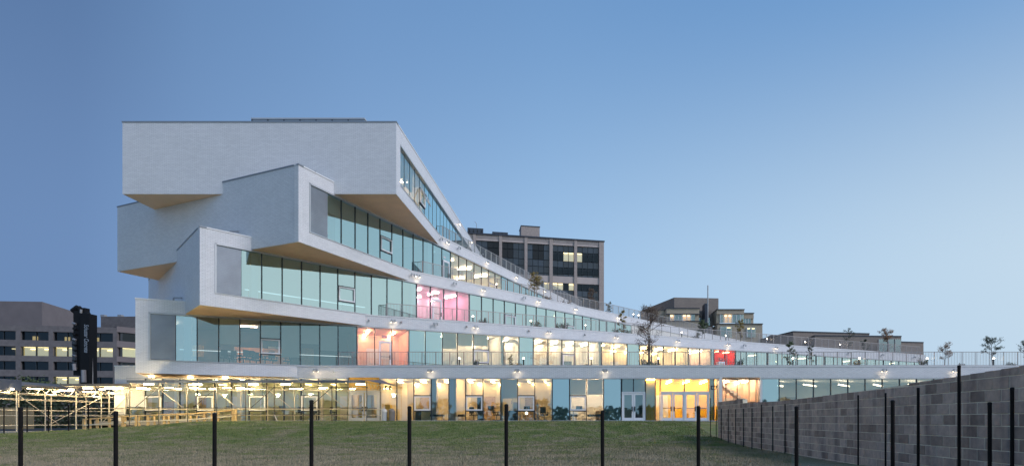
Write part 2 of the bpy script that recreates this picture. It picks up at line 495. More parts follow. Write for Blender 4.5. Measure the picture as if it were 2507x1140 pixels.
def poly(n, inset=0.):
    L = LEN[n]; a = wp(n, inset, inset); b = wp(n, L - inset, inset); c = wp(n, L - inset, 19.3 - inset)
    lb = Vector((LB[n][0], LB[n][1], 0)); ux, uy = U(n)
    e = Vector((ux, uy, 0)); 
    c2 = Vector((-uy, ux, 0))
    q = lb + e * inset - c2 * inset
    # back line from far corner runs parallel to the long side
    r_ = q + e * (L - 1)
    return [(p.x, p.y) for p in (a, b, r_, q)]
for n in range(1, 6):
    L = LEN[n]; w = FW(n); top = Z_T[n]; hd = HEAD[n]
    if n > 1:
        bot = zb(n - 1)
        MB().box(0, L, 0, .35, bot + .01, SILL[n]).build('brick_band', 'brick', school, w)
        MB().prism(poly(n, .02), bot, Z_T[n - 1] + .03, 0, 1, 2).build('floor_slab', ['brick', 'soffit', 'floor'], school)
    else:
        bot = ZF
        MB().prism(poly(1, .4), ZF - .3, ZF + .01, 0, 0, 0).build('floor_slab', ['floor'], school)
    MB().box(0, L, 0, .35, hd + .006, top).build('brick_band', 'brick', school, w)
    # end wall (a slab from the front corner to the far corner) and pier beside the corner
    a = Vector((BAR[n][0], BAR[n][1], 0)); b = Vector((LB[n][0], LB[n][1], 0)); e = (b - a).normalized()
    ang = math.atan2(e.y, e.x)
    we = Matrix.Translation(a) @ Matrix.Rotation(ang, 4, 'Z')
    z0 = bot if n > 1 else 3.15
    if n > 1:
        MB().box(0, tp(n, {2: 368, 3: 530, 4: 760, 5: 980.3}[n]) - .1 * (n < 5), .001, .35, SILL[n], HEAD[n] + .006).build('brick_pier', 'brick', school, w)
        MB().box(.005, (b - a).length, -.35, -.002, z0 + .013, top - .003).build('end_wall', 'brick', school, we)
        MB().box(-.04, (b - a).length + .04, -.38, .03, top, top + .09).build('coping', 'cap_g' if n in (3, 4, 5) else 'cap', school, we)
    MB().box(-.02, L + .03, -.035, .38, top + .002, top + .085).build('coping', 'cap', school, w)
    # roof / ceiling slab
    MB().prism(poly(n, .36), hd - .04, top - .14, 1, 0, 1).build('roof_slab', ['ceil', 'slab'], school)
    # end cap at right
    if n > 1:
        MB().box(L - .3, L, .36, 16, bot + .002, top - .002).build('end_wall', 'brick', school, w)
        MB().box(L * .0 + 8, L, 14., 14.2, SILL[n], top - .2).build('rear_wall', 'brick', school, w)
# end of the ground floor plinth at the left, under bar two
MB().box(.0, 2.2, .0, .3, 3.156 - 2.2, 3.15).build('brick_wall', 'brick', school, FW(1))
MB().box(.0, .3, .31, 14, -1., 3.9).build('end_wall', 'brick', school, FW(1))
# rooftop plant screen
pc = MB(); X0 = (617 - CX) / F * 46; X1 = (892 - CX) / F * 46
pc.box(X0, X1, 46, 52, 20.6, 22.80)
ps = pc.build('rooftop_screen', mat('grey_screen_metal', (.33, .37, .42), .4, .4, .05), school)
for k in range(7):
    x = X0 + (X1 - X0) * k / 7
    MB().box(x - .03, x + .03, 45.95, 45.998, 20.9, 22.78).build('screen_joint', 'roofm', ps)
MB().box(X0 - .05, X1 + .05, 45.93, 52.05, 22.80, 22.90).build('screen_coping', 'metal', ps)

# ---- window bays
DIM = {2: ((tp(2, 429), tp(2, 482)), (tp(2, 1803), 90)), 3: ((0, tp(3, 1021)), (tp(3, 1151), 90)), 4: ((0, tp(4, 1105)), (tp(4, 1230), 90)), 5: ((tp(5, 1043), 90),)}
def bay(n, t0, t1, kind, mat_blind='blind'):
    s, h = SILL[n], HEAD[n]
    w = FW(n); D = .13
    if kind[0] == 'M':
        b = MB(); b.box(t0, t1, .06, .12, s + .1, h - .1)
        o = b.build('metal_panel', 'louver', school, w)
        fr = MB(); fr.box(t0 - .1, t0, -.03, .16, s, h); fr.build('panel_frame', 'metal', o, w)
        lines = MB()
        z = s + .2
        while z < h - .15:
            lines.box(t0 + .01, t1 - .04, .045, .058, z, z + .045); z += .11
        lo = lines.build('perforated_slat', 'louver', o, w); lo['kind'] = 'stuff'
        return
    f = MB()
    if n == 5: f.box(t0 - .02, t0 + .02, .115, .16, s + .06, h - .1)
    elif n == 4: f.box(t0 - .028, t0 + .028, .09, .18, s + .06, h - .1)
    else: f.box(t0 - .028, t0 + .028, .08, .24, s + .06, h - .1)
    lighter = False
    if kind[0] == 'W':
        za, zc = s + .80, s + 1.88
        f.box(t0 + .035, t1 - .035, .06, .2, za - .07, za); f.box(t0 + .035, t1 - .035, .06, .2, zc, zc + .07)
    win = f.build('window', 'dark', school, w)
    MB().face([(t0 + .035, D, s + .06), (t1 - .035, D, s + .06), (t1 - .035, D, h - .1), (t0 + .035, D, h - .1)]).build('pane', M['glass_c'] if kind[0] == 'R' else 'glass_t' if kind[-3:] == '100' or any(a <= t0 + .1 < b for a, b in DIM.get(n, ())) else 'glass', win, w)
    if kind[0] == 'W':
        v = MB(); a, b = t0 + .05, t1 - .05
        v.box(a, b, .03, .10, za, za + .10); v.box(a, b, .03, .10, zc - .10, zc); v.box(a, a + .09, .03, .10, za + .10, zc - .10); v.box(b - .09, b, .03, .10, za + .10, zc - .10)
        v.build('vent_frame', 'vent', win, w)
    fr = kind[1:]
    if fr:
        fr = float(fr) / 100
        zz = h - .1 - (h - s - .16) * fr
        MB().box(t0 + .06, t1 - .06, .30, .315, zz, h - .12).build('roller_shade', mat_blind, win, w)
def strips(n, t0, t1):
    s, h = SILL[n], HEAD[n]; w = FW(n)
    MB().box(t0, t1, -.03, .26, h - .11, h).build('window_head', 'metal', school, w)
    MB().box(t0, t1, -.04, .26, s - .0, s + .06).build('window_sill', 'metal', school, w)
def bays(n, start, items, mat_blind='blind'):
    p = start
    for e, k in items:
        mb = mat_blind
        if k.endswith('w'): k = k[:-1]; mb = 'blind_w'
        bay(n, tp(n, p), tp(n, e), k, mb); p = e
def room(n, pa, pb, depth, wall, lamp, nl=1, back=None, ceilm=None, side=True, lw=.075, ll=1.5, zoff=.12, rows=2, lt=None):
    s, h = SILL[n], HEAD[n]; w = FW(n)
    a, b = tp(n, pa, .3), tp(n, pb, .3)
    back = back or wall
    MB().box(a, b, depth, depth + .12, s, h - .02).build('interior_wall', back, school, w)
    if side:
        MB().box(a - .06, a + .06, .42, depth, s, h - .02).build('partition', wall, school, w)
        MB().box(b - .07, b + .05, .42, depth, s, h - .02).build('partition', wall, school, w)
    if ceilm: MB().box(a + .07, b - .08, .40, depth, h - .09, h - .045).build('ceiling', ceilm, school, w)
    # doors and boards on the back wall give the room something to read
    x = a + 1.2
    while x < b - 1.4:
        if random.random() < .6:
            MB().box(x, x + .95, depth - .05, depth - .001, s, s + 2.1).build('interior_door', random.choice(['wood', 'wht', 'door']), school, w)
        else:
            MB().box(x, x + 1.2, depth - .04, depth - .001, s + 1.0, s + 1.9).build('wall_board', random.choice(['wht', 'fabric', 'wood']), school, w)
        x += 2.2 + random.random() * 2.4
    if lamp:
        for k in range(nl):
            t = a + (b - a) * (k + .5) / nl
            for r_ in range(rows):
                dd = 1.3 + r_ * (depth - 2.2) / max(1, rows - 1) if rows > 1 else depth * .4
                MB().box(t - lw / 2, t + lw / 2, dd, dd + ll, h - zoff - .12, h - zoff - .06).build('ceiling_light', lamp, school, w)

# ground floor --------------------------------------------------------------
g = [(352, 'G'), (395, 'W'), (437, 'G'), (480, 'G'), (522, 'W'), (564, 'G'), (607, 'G'), (650, 'W'), (693, 'G'), (735, 'G'), (778, 'W'), (821, 'G'), (852, 'G')]
bays(1, 309, g)
bays(1, 929, [(970, 'G'), (1012, 'G'), (1055, 'W'), (1098, 'G'), (1139, 'G'), (1182, 'W'), (1225, 'G'), (1267, 'B47w'), (1309, 'W'), (1352, 'G'), (1394, 'B100'), (1436, 'W38'), (1478, 'B38'), (1521, 'B100')])
bays(1, 1749, [(1760, 'G')])
x = 1866.5; k = 0
while x < 2600:
    bays(1, x, [(x + 42.2, 'B100' if k == 0 else 'G')]); x += 42.2; k += 1
strips(1, tp(1, 309), tp(1, 852)); strips(1, tp(1, 929), tp(1, 1762)); strips(1, tp(1, 1864), 80)
w1 = FW(1)
for a, b in ((1760, 1768), (1861, 1866.5)):
    MB().box(tp(1, a), tp(1, b), .0, .5, ZF, HEAD[1]).build('column', 'cap', school, w1)
# entrance doors
def door(t0, t1, z0, z1, n, handle='r', parent=school, frame='door', y=.06, back=None):
    w = FW(n); d = MB(); st = .13 if t1 - t0 > .7 else .09
    d.box(t0, t0 + st, y, y + .08, z0, z1); d.box(t1 - st, t1, y, y + .08, z0, z1)
    d.box(t0 + st, t1 - st, y, y + .08, z1 - .16, z1); d.box(t0 + st, t1 - st, y, y + .08, z0, z0 + .26)
    o = d.build('door', frame, parent, w)
    MB().face([(t0 + st, y + .04, z0 + .26), (t1 - st, y + .04, z0 + .26), (t1 - st, y + .04, z1 - .16), (t0 + st, y + .04, z1 - .16)]).build('pane', 'glass', o, w)
    hx = t1 - .14 if handle == 'r' else t0 + .05
    MB().box(hx, hx + .07, y - .06, y, z0 + .75, z0 + 1.1).box(t0 + st, t1 - st, y + .10, y + .13, z0 + .95, z0 + 1.0).build('handle', 'black', o, w)
    return o
zd = ZF + 2.13
# pale double door
a, b = tp(1, 1522.5), tp(1, 1580)
m_ = (a + b) / 2
door(a + .06, m_ - .005, ZF, zd, 1, 'r'); door(m_ + .005, b - .06, ZF, zd, 1, 'l')
MB().box(a, a + .06, .03, .2, ZF, zd + .07).box(b - .06, b, .03, .2, ZF, zd + .07).box(a + .06, b - .06, .03, .2, zd, zd + .07).build('door_frame', 'door', school, w1)
MB().box(a + .2, m_ - .12, .3, .33, ZF + .1, zd - .1).build('roller_shade', 'blind', school, w1)
for c, e in ((a, m_), (m_, b)):
    o = MB().box(c - .03, c + .03, .05, .2, zd + .07, HEAD[1] - .1).build('window', 'dark', school, w1)
    MB().face([(c + .03, .13, zd + .08), (e - .03, .13, zd + .08), (e - .03, .13, HEAD[1] - .1), (c + .03, .13, HEAD[1] - .1)]).build('pane', 'glass', o, w1)
    MB().box(c + .05, e - .05, .3, .32, zd + .1, HEAD[1] - .12).build('roller_shade', 'blind', o, w1)
# four yellow-lit doors
px4 = [1618, 1647, 1676, 1706, 1736]
for k in range(4):
    door(tp(1, px4[k]) + .03, tp(1, px4[k + 1]) - .01, ZF, zd, 1, 'r' if k % 2 == 0 else 'l')
for c, e in ((1616.5, 1676), (1676, 1735.5)):
    c_, e_ = tp(1, c), tp(1, e)
    o = MB().box(c_ - .035, c_ + .035, .05, .2, zd + .09, HEAD[1] - .1).build('window', 'dark', school, w1)
    MB().face([(c_ + .03, .13, zd + .09), (e_ - .03, .13, zd + .09), (e_ - .03, .13, HEAD[1] - .1), (c_ + .03, .13, HEAD[1] - .1)]).build('pane', 'glass', o, w1)
MB().box(tp(1, 1616.5), tp(1, 1736.5), .03, .2, zd + .002, zd + .09).build('door_frame', 'door', school, w1)
for c in (1616.5, 1676, 1735.5):
    t = tp(1, c); MB().box(t - .035, t + .03, .025, .2, ZF, zd).build('door_frame', 'door', school, w1)
for c, e, kk in ((1581, 1605, 'G'), (1605, 1616.5, 'G'), (1736.5, 1749, 'G')):
    bay(1, tp(1, c), tp(1, e), kk)
MB().box(tp(1, 1582.5), tp(1, 1604.5), .3, .36, ZF, HEAD[1]).build('yellow_wall', 'yellow', school, w1)
MB().box(tp(1, 1583.5), tp(1, 1603.5), .19, .25, HEAD[1] - .18, HEAD[1] - .13).build('ceiling_light', 'lit_w', school, w1)  # strip lamp added between glass and panel to brighten the yellow
MB().box(tp(1, 1739.5), tp(1, 1748.5), .3, .36, ZF, HEAD[1]).build('yellow_wall', 'yellow', school, w1)
# door at the left entrance, behind the scaffold walkway
a, b = tp(1, 852), tp(1, 929)
MB().box(a, b, .03, .2, zd + .02, zd + .16).box(a, a + .12, .03, .2, ZF, zd + .02).box(b - .12, b, .03, .2, ZF, zd + .02).build('door_frame', 'metal', school, w1)
door(tp(1, 856), tp(1, 890), ZF, zd, 1, 'r', frame='metal'); door(tp(1, 892), tp(1, 926), ZF, zd, 1, 'l', frame='metal')
MB().box(a, b, .2, .26, zd + .16, HEAD[1]).build('orange_panel', mat('orange_paint', (.80, .45, .10), .6), school, w1)
MB().box(tp(1, 860), tp(1, 886), 1.4, 1.5, ZF, zd + .3).build('yellow_wall', 'yellow', school, w1)
# lobby with stairs behind a scaffold-like window wall
a, b = tp(1, 1768), tp(1, 1861)
o = MB().box(a, b, .1, .16, 1.28, 1.33).box(a, b, .1, .16, HEAD[1] - .16, HEAD[1] - .1).build('window', 'dark', school, w1)
for px in (1778, 1806, 1835, 1852):
    t = tp(1, px); MB().box(t - .02, t + .02, .1, .16, ZF, HEAD[1] - .16).build('mullion', 'dark', o, w1)
MB().face([(a, .17, ZF), (b, .17, ZF), (b, .17, HEAD[1] - .1), (a, .17, HEAD[1] - .1)]).build('pane', glassmat('lobby_glass', (.95, .92, .88), (.9, .95, 1), .02), o, w1)
st = MB()
for k in range(14):
    st.box(a + .1 + k * .26, a + .4 + k * .26, 2.2, 3.6, 2.9 - k * .2, 3.1 - k * .2)
st.build('stair', 'wht', school, w1)
room(1, 309, 640, 6.5, 'green', 'lit_d', 4, back='green', lw=.11)
room(1, 642, 851, 6, 'green', 'lit_d', 3, back='green', lw=.11)
room(1, 852, 929, 4, 'cream', 'lit_w', 1, rows=1)
room(1, 931, 1112, 7, 'cream', 'lit_w', 3)
room(1, 1113, 1226, 6.5, 'cream', 'lit_w', 2)
room(1, 1228, 1352, 6, 'cream', 'lit_d', 3)
room(1, 1354, 1394, 4, 'cream', None)
room(1, 1395, 1479, 4, 'white', 'lit_n', 2)
room(1, 1480, 1580, 5, 'purple', None)
room(1, 1581, 1758, 4, 'yellow', 'lit_w', 4, back='yellow', ceilm='yellow', rows=2)
room(1, 1768, 1862, 5, mat('peach_paint', (.85, .62, .46), .8), 'lit_n', 2, lw=.06)
room(1, 1866, 2700, 8, 'cream', None)
for k in range(9):       # long diagonal linear lights
    t = tp(1, 1900) + k * 2.75
    b_ = MB()
    b_.face([(t, 2.2, 2.72), (t + .10, 2.2, 2.72), (t + 2.2, 4.9, 2.72), (t + 2.1, 4.9, 2.72)])
    b_.face([(t, 2.2, 2.80), (t + .10, 2.2, 2.80), (t + 2.2, 4.9, 2.80), (t + 2.1, 4.9, 2.80)])
    b_.build('ceiling_light', emit('linear_lamp', (1, .84, .62), 14) if k == 0 else bpy.data.materials['linear_lamp'], school, w1)
# letters on the glass
FONT5 = {'C': ['111', '1..', '1..', '1..', '111'], '8': ['111', '1.1', '111', '1.1', '111'], '7': ['111', '..1', '.1.', '.1.', '1..']}
def letters(txt, n, t, z, h):
    u = h / 5; b = MB(); x = t
    for ch in txt:
        for r_, row in enumerate(FONT5[ch]):
            for c, v_ in enumerate(row):
                if v_ == '1': b.box(x + c * u * 1.05, x + (c + 1) * u * 1.05, .10, .118, z + (4 - r_) * u, z + (5 - r_) * u)
        x += u * 4.6
    b.build('lettering', 'black', school, FW(n))
letters('C8', 1, tp(1, 941.5), 2.24, .30)
letters('C7', 1, tp(1, 1741.5), 2.24, .30)

# second floor --------------------------------------------------------------
bays(2, 368, [(429, 'M')])
bays(2, 429, [(482, 'G'), (535, 'G'), (587, 'B58'), (637, 'G'), (687, 'W42'), (735, 'B82'), (783, 'B48'), (828, 'B62'), (874, 'G'),
              (917.5, 'G'), (960, 'G'), (1002, 'G'), (1042, 'B100'), (1084, 'B100'), (1121, 'B42w'), (1160, 'B32w'), (1198, 'W30w'), (1235, 'G'), (1272, 'G'), (1307, 'B100'),
              (1343, 'G'), (1377, 'G'), (1409, 'W'), (1442, 'G'), (1474, 'G'), (1505, 'G'), (1537, 'G'), (1567, 'B100'), (1597, 'G'), (1626, 'G'), (1655, 'G'), (1687, 'G'),
              (1715, 'G'), (1743, 'G'), (1750, 'B100'), (1777, 'R'), (1803, 'R'), (1829, 'G'), (1855, 'G'), (1880, 'B100'), (1905, 'B100'), (1930, 'B100'), (1954, 'G'), (1977, 'G'), (2000, 'B100'), (2022, 'B100'),
              (2043, 'G'), (2064, 'B100w'), (2085, 'G'), (2105, 'B100w'), (2125, 'B100'), (2145, 'G'), (2165, 'B100w'), (2184, 'B100w'), (2203, 'G'), (2222, 'B100w'), (2241, 'B100w'), (2258, 'B100w')])
strips(2, tp(2, 364), 81)
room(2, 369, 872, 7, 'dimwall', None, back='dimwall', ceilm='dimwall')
w2 = FW(2)
# salmon-lit opening deeper in the dim classroom
t = tp(2, 575, 5)
MB().box(t, t + 3.9, 4.9, 4.98, SILL[2], SILL[2] + 1.7).build('wall_board', 'salmon', school, w2)
MB().box(t - 4, t - 3.8, 3, 4.5, HEAD[2] - .2, HEAD[2] - .15).build('ceiling_light', 'lit_o', school, w2)
MB().box(t + .5, t + 1.6, 3.2, 3.3, HEAD[2] - .2, HEAD[2] - .15).build('ceiling_light', 'lit_o', school, w2)
room(2, 874, 1002, 5, 'salmon', 'lit_o', 2, lw=.12, back=bpy.data.materials['peach_paint'], ceilm='salmon')
door(tp(2, 928), tp(2, 958), SILL[2], SILL[2] + 2.2, 2, 'r')
room(2, 1003, 1230, 6, 'white', 'lit_n', 4)
room(2, 1231, 1470, 6, 'white', 'lit_n', 6)
room(2, 1471, 1687, 6, 'cream', 'lit_w', 6)
room(2, 1688, 1746, 4, bpy.data.materials['peach_paint'], 'lit_n', 2, lw=.04)
room(2, 1750, 1803, 1.6, 'red', 'lit_d', 2, rows=1, ceilm='red', lw=.1)
door(tp(2, 1760), tp(2, 1776), SILL[2], SILL[2] + 2.0, 2, 'r')
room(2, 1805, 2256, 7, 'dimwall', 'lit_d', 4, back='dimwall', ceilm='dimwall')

# third floor ---------------------------------------------------------------
bays(3, 530, [(591.3, 'M')])
bays(3, 591.3, [(642.6, 'G'), (692.7, 'G'), (740.3, 'G'), (785.6, 'G'), (829, 'G'), (871, 'W'), (911.2, 'G'), (949.5, 'B100w'), (986.6, 'B92w'), (1021.9, 'G'),
                (1056, 'G'), (1088.7, 'G'), (1121, 'G'), (1151.4, 'G'), (1181, 'B100'), (1209.5, 'B100'), (1237, 'B96'), (1264, 'W100'), (1289.8, 'B100'), (1315, 'B100'), (1339, 'B96'), (1362.5, 'B60w'), (1385, 'B60w'),
                (1407.4, 'W100w'), (1428.4, 'B100'), (1449, 'B100'), (1469.5, 'B100'), (1488, 'B100'), (1507.9, 'B100'), (1528, 'B100'), (1547, 'B100')])
strips(3, tp(3, 527), tp(3, 1548))
w3 = FW(3)
MB().box(tp(3, 1548), 79, .10, .3, SILL[3], HEAD[3] + .1).build('stair_wall', 'white', school, w3)
room(3, 531, 1021, 7, 'white', None)
room(3, 1022, 1151, 5, 'pink', 'lit_p', 3, lw=.2, back=mat('pale_pink_wall', (.86, .62, .72), .7), ceilm='pink')
door(tp(3, 1060), tp(3, 1083), SILL[3], SILL[3] + 2.2, 3, 'r')
room(3, 1152, 1335, 6, 'white', None)
room(3, 1336, 1405, 6, 'white', 'lit_d', 2)
room(3, 1406, 1547, 6, 'white', None)
# long horizontal rails of the dim third and second floors, given an added glow
MB().box(tp(3, 600, 3), tp(3, 1000, 3), 3, 3.06, SILL[3] + 1.12, SILL[3] + 1.18).build('wall_rail', 'lit_c', school, w3)
MB().box(tp(2, 440, 3), tp(2, 860, 3), 3, 3.06, SILL[2] + 1.1, SILL[2] + 1.15).build('wall_rail', 'lit_c', school, w2)

# fourth floor --------------------------------------------------------------
bays(4, 760, [(803.7, 'M')])
bays(4, 803.7, [(838.8, 'B38'), (872.8, 'B34'), (904, 'G'), (933.6, 'G'), (962.6, 'W'), (989.6, 'G'), (1014.7, 'G'), (1038.8, 'G'), (1062.8, 'G'), (1084.6, 'G'), (1105.8, 'G'),
                (1125.7, 'G'), (1145, 'G'), (1163.3, 'G'), (1181.5, 'G'), (1198.6, 'G'), (1214.5, 'W'), (1230, 'G'), (1245, 'B100'), (1260, 'B100'), (1275, 'B100'), (1290, 'B100'), (1304, 'B100'), (1318, 'B100'), (1331, 'B100'), (1343, 'B100'), (1355, 'B100'), (1366, 'B100')])
strips(4, tp(4, 757), tp(4, 1366))
w4 = FW(4)
MB().box(tp(4, 1366), 59, .10, .3, SILL[4], HEAD[4] + .1).build('stair_wall', 'white', school, w4)
room(4, 761, 1062, 7, 'purple', None, back='purple')
MB().box(tp(4, 810, 3), tp(4, 1050, 3), 3, 3.06, SILL[4] + 1.12, SILL[4] + 1.18).build('wall_rail', 'lit_c', school, w4)  # rail given a faint added glow though it is no lamp
room(4, 1063, 1106, 3, 'purple', 'lit_c', 1, rows=1)
door(tp(4, 1087), tp(4, 1102), SILL[4], SILL[4] + 2.2, 4, 'r')
room(4, 1107, 1230, 5, 'cream', 'lit_n', 3, lw=.13)
room(4, 1231, 1365, 5, 'white', None)

# fifth floor ---------------------------------------------------------------
bays(5, 980.3, [(993.9, 'B70w'), (1006.9, 'B70w'), (1019.4, 'B70w'), (1030.9, 'G'), (1043.4, 'W'), (1053.5, 'B100'), (1062.5, 'B100'), (1072, 'B100'), (1081, 'B100'), (1089, 'B100'), (1097, 'B100'), (1104.5, 'B100'), (1111, 'B100'), (1118, 'B100'), (1124, 'B100'), (1130, 'B100'), (1136, 'B100'), (1141, 'B100'), (1146, 'B100')])
strips(5, tp(5, 980.3), tp(5, 1146))
w5 = FW(5)
room(5, 981, 1043, 5, 'white', 'lit_n', 2, lw=.07)
room(5, 1044, 1146, 5, 'white', None)
# tilted open sash
t0, t1 = tp(5, 1031.5), tp(5, 1043)
sw = FW(5) @ Matrix.Translation((t0, -.02, SILL[5] + 1.88)) @ Matrix.Rotation(R(-22), 4, 'X')
MB().box(0, t1 - t0, -.04, .03, -1.0, -.9).box(0, t1 - t0, -.04, .03, -.1, 0).box(0, .1, -.04, .03, -.9, -.1).box(t1 - t0 - .1, t1 - t0, -.04, .03, -.9, -.1).build('open_sash', 'metal', school, sw)

# round and square columns just inside the glass
for n_, px in ((2, 460), (2, 1300), (2, 1560), (3, 622), (3, 905), (3, 1010), (4, 822), (4, 1048), (1, 1106), (1, 905), (1, 590), (1, 437), (1, 1062)):
    t = tp(n_, px, .7)
    MB().box(t - .22, t + .22, .55, .99, SILL[n_], HEAD[n_] - .05).build('column', 'wht', school, FW(n_))
# exit signs
for n_, px, dz in ((2, 943, 2.45), (3, 1070, 2.45), (2, 1768, 2.15), (4, 1093, 2.4)):
    t = tp(n_, px)
    o = MB().box(t - .22, t + .22, .20, .26, SILL[n_] + dz, SILL[n_] + dz + .22).build('exit_sign', 'fabric', school, FW(n_))
    cu = bpy.data.curves.new('exit_text', 'FONT'); cu.body = 'EXIT'; cu.size = .17; cu.align_x = 'CENTER'; cu.extrude = .004
    cu.materials.append(M['sign'])
    link('lettering', text_mesh(cu), o, FW(n_) @ Matrix.Translation((t, .19, SILL[n_] + dz + .05)) @ Matrix.Rotation(R(90), 4, 'X'))

# ---- railings
post_mesh = MB().box(-.022, .022, -.022, .022, 0, 1.10).mesh('post', 'rail')
post_mesh_w = MB().box(-.03, .03, -.03, .03, 0, 1.12).mesh('post', 'rail_w')
def railing(n, t0, t1, step=1.04, light=False, pk=.115):
    w = FW(n); z = Z_T[n] + .03
    r_ = MB().box(t0, t1, .12, .16, z + 1.06, z + 1.10).box(t0, t1, .13, .15, z + .08, z + .11).build('railing', 'rail', school, w)
    t = t0
    while t <= t1 + .01:
        link('post', post_mesh_w if light else post_mesh, r_, w @ Matrix.Translation((t, .14, z - .02))); t += step
    b = MB(); t = t0 + pk
    while t < t1:
        b.box(t - .008, t + .008, .133, .149, z + .11, z + 1.06); t += pk
    o = b.build('picket', 'rail', r_, w); o['kind'] = 'stuff'
railing(1, tp(1, 828), 80)
railing(2, tp(2, 949), 81.5)
railing(3, tp(3, 1036), 66, light=False)
railing(4, tp(4, 1086), 54, 1.15, light=True)
# sloping return rails where each railing starts
for n_, px in ((2, 948), (3, 1035), (4, 1085)):
    t = tp(n_, px); z = Z_T[n_] + .03
    b = MB()
    for k in range(9):
        b.box(t + .01, t + .03, .14 + k * .22, .155 + k * .22, z, z + 1.1)
    b.box(t + .0, t + .04, .14, 2.0, z + 1.06, z + 1.1)
    b.build('railing_return', 'rail', school, FW(n_))

# ---- floodlights on the bands
def flood(n, px, lit, dz=.30):
    t = tp(n, px); z = Z_T[n] - dz; w = FW(n)
    b = MB()
    b.box(t - .05, t + .05, -.05, .0, z - .05, z + .05)
    b.tube((t, -.04, z), (t, -.26, z + .10), .015)
    b.box(t - .16, t + .16, -.28, -.24, z + .07, z + .11)
    for s_ in (-1, 1):
        b.tube((t + s_ * .12, -.26, z + .10), (t + s_ * .17, -.20, z - .09), .055, .065, 8)
    o = b.build('floodlight', 'metal', school, w)
    if lit:
        l = MB()
        for s_ in (-1, 1):
            l.tube((t + s_ * .172, -.198, z - .092), (t + s_ * .174, -.196, z - .098), .05, .05, 8)
        l.build('lens', 'spot', o, w)
        la = bpy.data.lights.new('floodlight_lamp', 'SPOT'); la.energy = 42; la.color = (1, .78, .5); la.spot_size = R(125); la.spot_blend = .9; la.shadow_soft_size = .08
        lo = bpy.data.objects.new('floodlight_lamp', la); col.objects.link(lo)
        lo.matrix_world = w @ Matrix.Translation((t, -.17, z - .13)) @ Matrix.Rotation(R(-24), 4, 'X')
for px, lit in ((776, 1), (1055, 1), (1267, 1), (1481, 1), (2162, 1), (2335, 1)): flood(1, px, lit)
for px, lit in ((962, 1), (1065, 0), (1163, 1), (1342, 1), (1507, 1), (1657, 1), (1781, 1), (1820, 0), (1898, 1), (2077, 0), (2158, 0), (2236, 0)): flood(2, px, lit, .32)
for px, lit in ((1007, 0), (1020, 1), (1110, 0), (1181, 1), (1280, 0), (1316, 1), (1407, 1), (1511, 1)): flood(3, px, lit)
for px, lit in ((1076, 0), (1092, 1), (1120, 0), (1190, 1), (1262, 1), (1331, 1)): flood(4, px, lit)
for px, lit in ((1122, 1), (1151, 1)): flood(5, px, lit, .45)
for n_, px in ((1, 820), (2, 904), (2, 982), (2, 1142), (2, 1294), (2, 1431), (3, 1560)):      # cameras
    t = tp(n_, px); z = Z_T[n_] - .36
    MB().box(t - .05, t + .05, -.12, 0, z, z + .08).tube((t, -.10, z + .02), (t, -.18, z - .05), .07, .05, 8).build('security_camera', 'wht' if px in (820, 904) else 'rail', school, FW(n_))
# vents / hatches on the roofs
for n_, px, py in ((3, 563, 550), (4, 752, 408), (2, 425, 722)):
    t = tp(n_, px, 1.2); p_ = wp(n_, t, 1.2, Z_T[n_])
    MB().tube(p_, p_ + Vector((0, 0, .45)), .05).box(p_.x, p_.x + .6, p_.y - .05, p_.y + .05, p_.z + .42, p_.z + .50).build('roof_vent', 'rail', school)

# ------------------------------------------------------------------ plants on the terraces
def tree_parts(root, h, spread, leaf, nleaf, seed, stems=1, ls=.07, clear=.35, droop=0.):
    spread *= 1.35; nleaf = int(nleaf * 2.6); ls *= .72
    rs = random.Random(seed); tk = MB(); tips = []
    def branch(p, d, L, r, lev):
        q = p + d * L
        tk.tube(p, q, r, r * .62, 5 if lev < 2 else 3, 0, False)
        if lev >= 2 or L < .1:
            tips.append((p, q)); 
        if lev >= 3: return
        for k in range(rs.choice((3, 3, 4)) if lev else 6):
            f = rs.uniform(.35, 1.)
            a = Vector((rs.uniform(-1, 1), rs.uniform(-1, 1), rs.uniform(-.15, .75) - droop)).normalized()
            nd = (d * .45 + a * .9).normalized()
            branch(p + (q - p) * f, nd, L * rs.uniform(.42, .68), r * .5, lev + 1)
    for s_ in range(stems):
        off = Vector((rs.uniform(-.1, .1), rs.uniform(-.1, .1), 0)) * (stems > 1) * 3
        ln = Vector((rs.uniform(-.08, .08), rs.uniform(-.05, .05), 1)).normalized()
        p = off; top = p + ln * h * .9
        r0 = .012 * h + .008
        tk.tube(p - Vector((0, 0, .15)), p + ln * h * clear, r0, r0 * .8, 6, 0, False)
        tk.tube(p + ln * h * clear, top, r0 * .8, r0 * .15, 6, 0, False)
        nb = 13
        for k in range(nb):
            f = clear + (0.93 - clear) * k / nb
            a = rs.uniform(0, 6.283)
            up = .35 + .5 * f
            wd = spread * (1.0 - .55 * abs((f - clear) / (1 - clear) - .38) / .62)
            d = Vector((math.cos(a), math.sin(a), up)).normalized()
            branch(p + ln * h * f, d, wd * rs.uniform(.35, .6), r0 * .35, 1)
    tk.build('trunk', 'bark', root, WORLD[root.name])
    lf = MB()
    for k in range(nleaf):
        a, b = rs.choice(tips)
        c = a.lerp(b, rs.random()) + Vector((rs.gauss(0, 1), rs.gauss(0, 1), rs.gauss(0, 1))) * spread * .035
        s_ = ls * rs.uniform(.5, 1.3)
        e = Vector((rs.gauss(0, 1), rs.gauss(0, 1), rs.gauss(0, 1))).normalized(); g_ = e.orthogonal().normalized()
        lf.face([c - e * s_, c + g_ * s_ * .6, c + e * s_, c - g_ * s_ * .6], 0, [(0, 0)] * 4)
    lf.build('crown', leaf, root, WORLD[root.name])
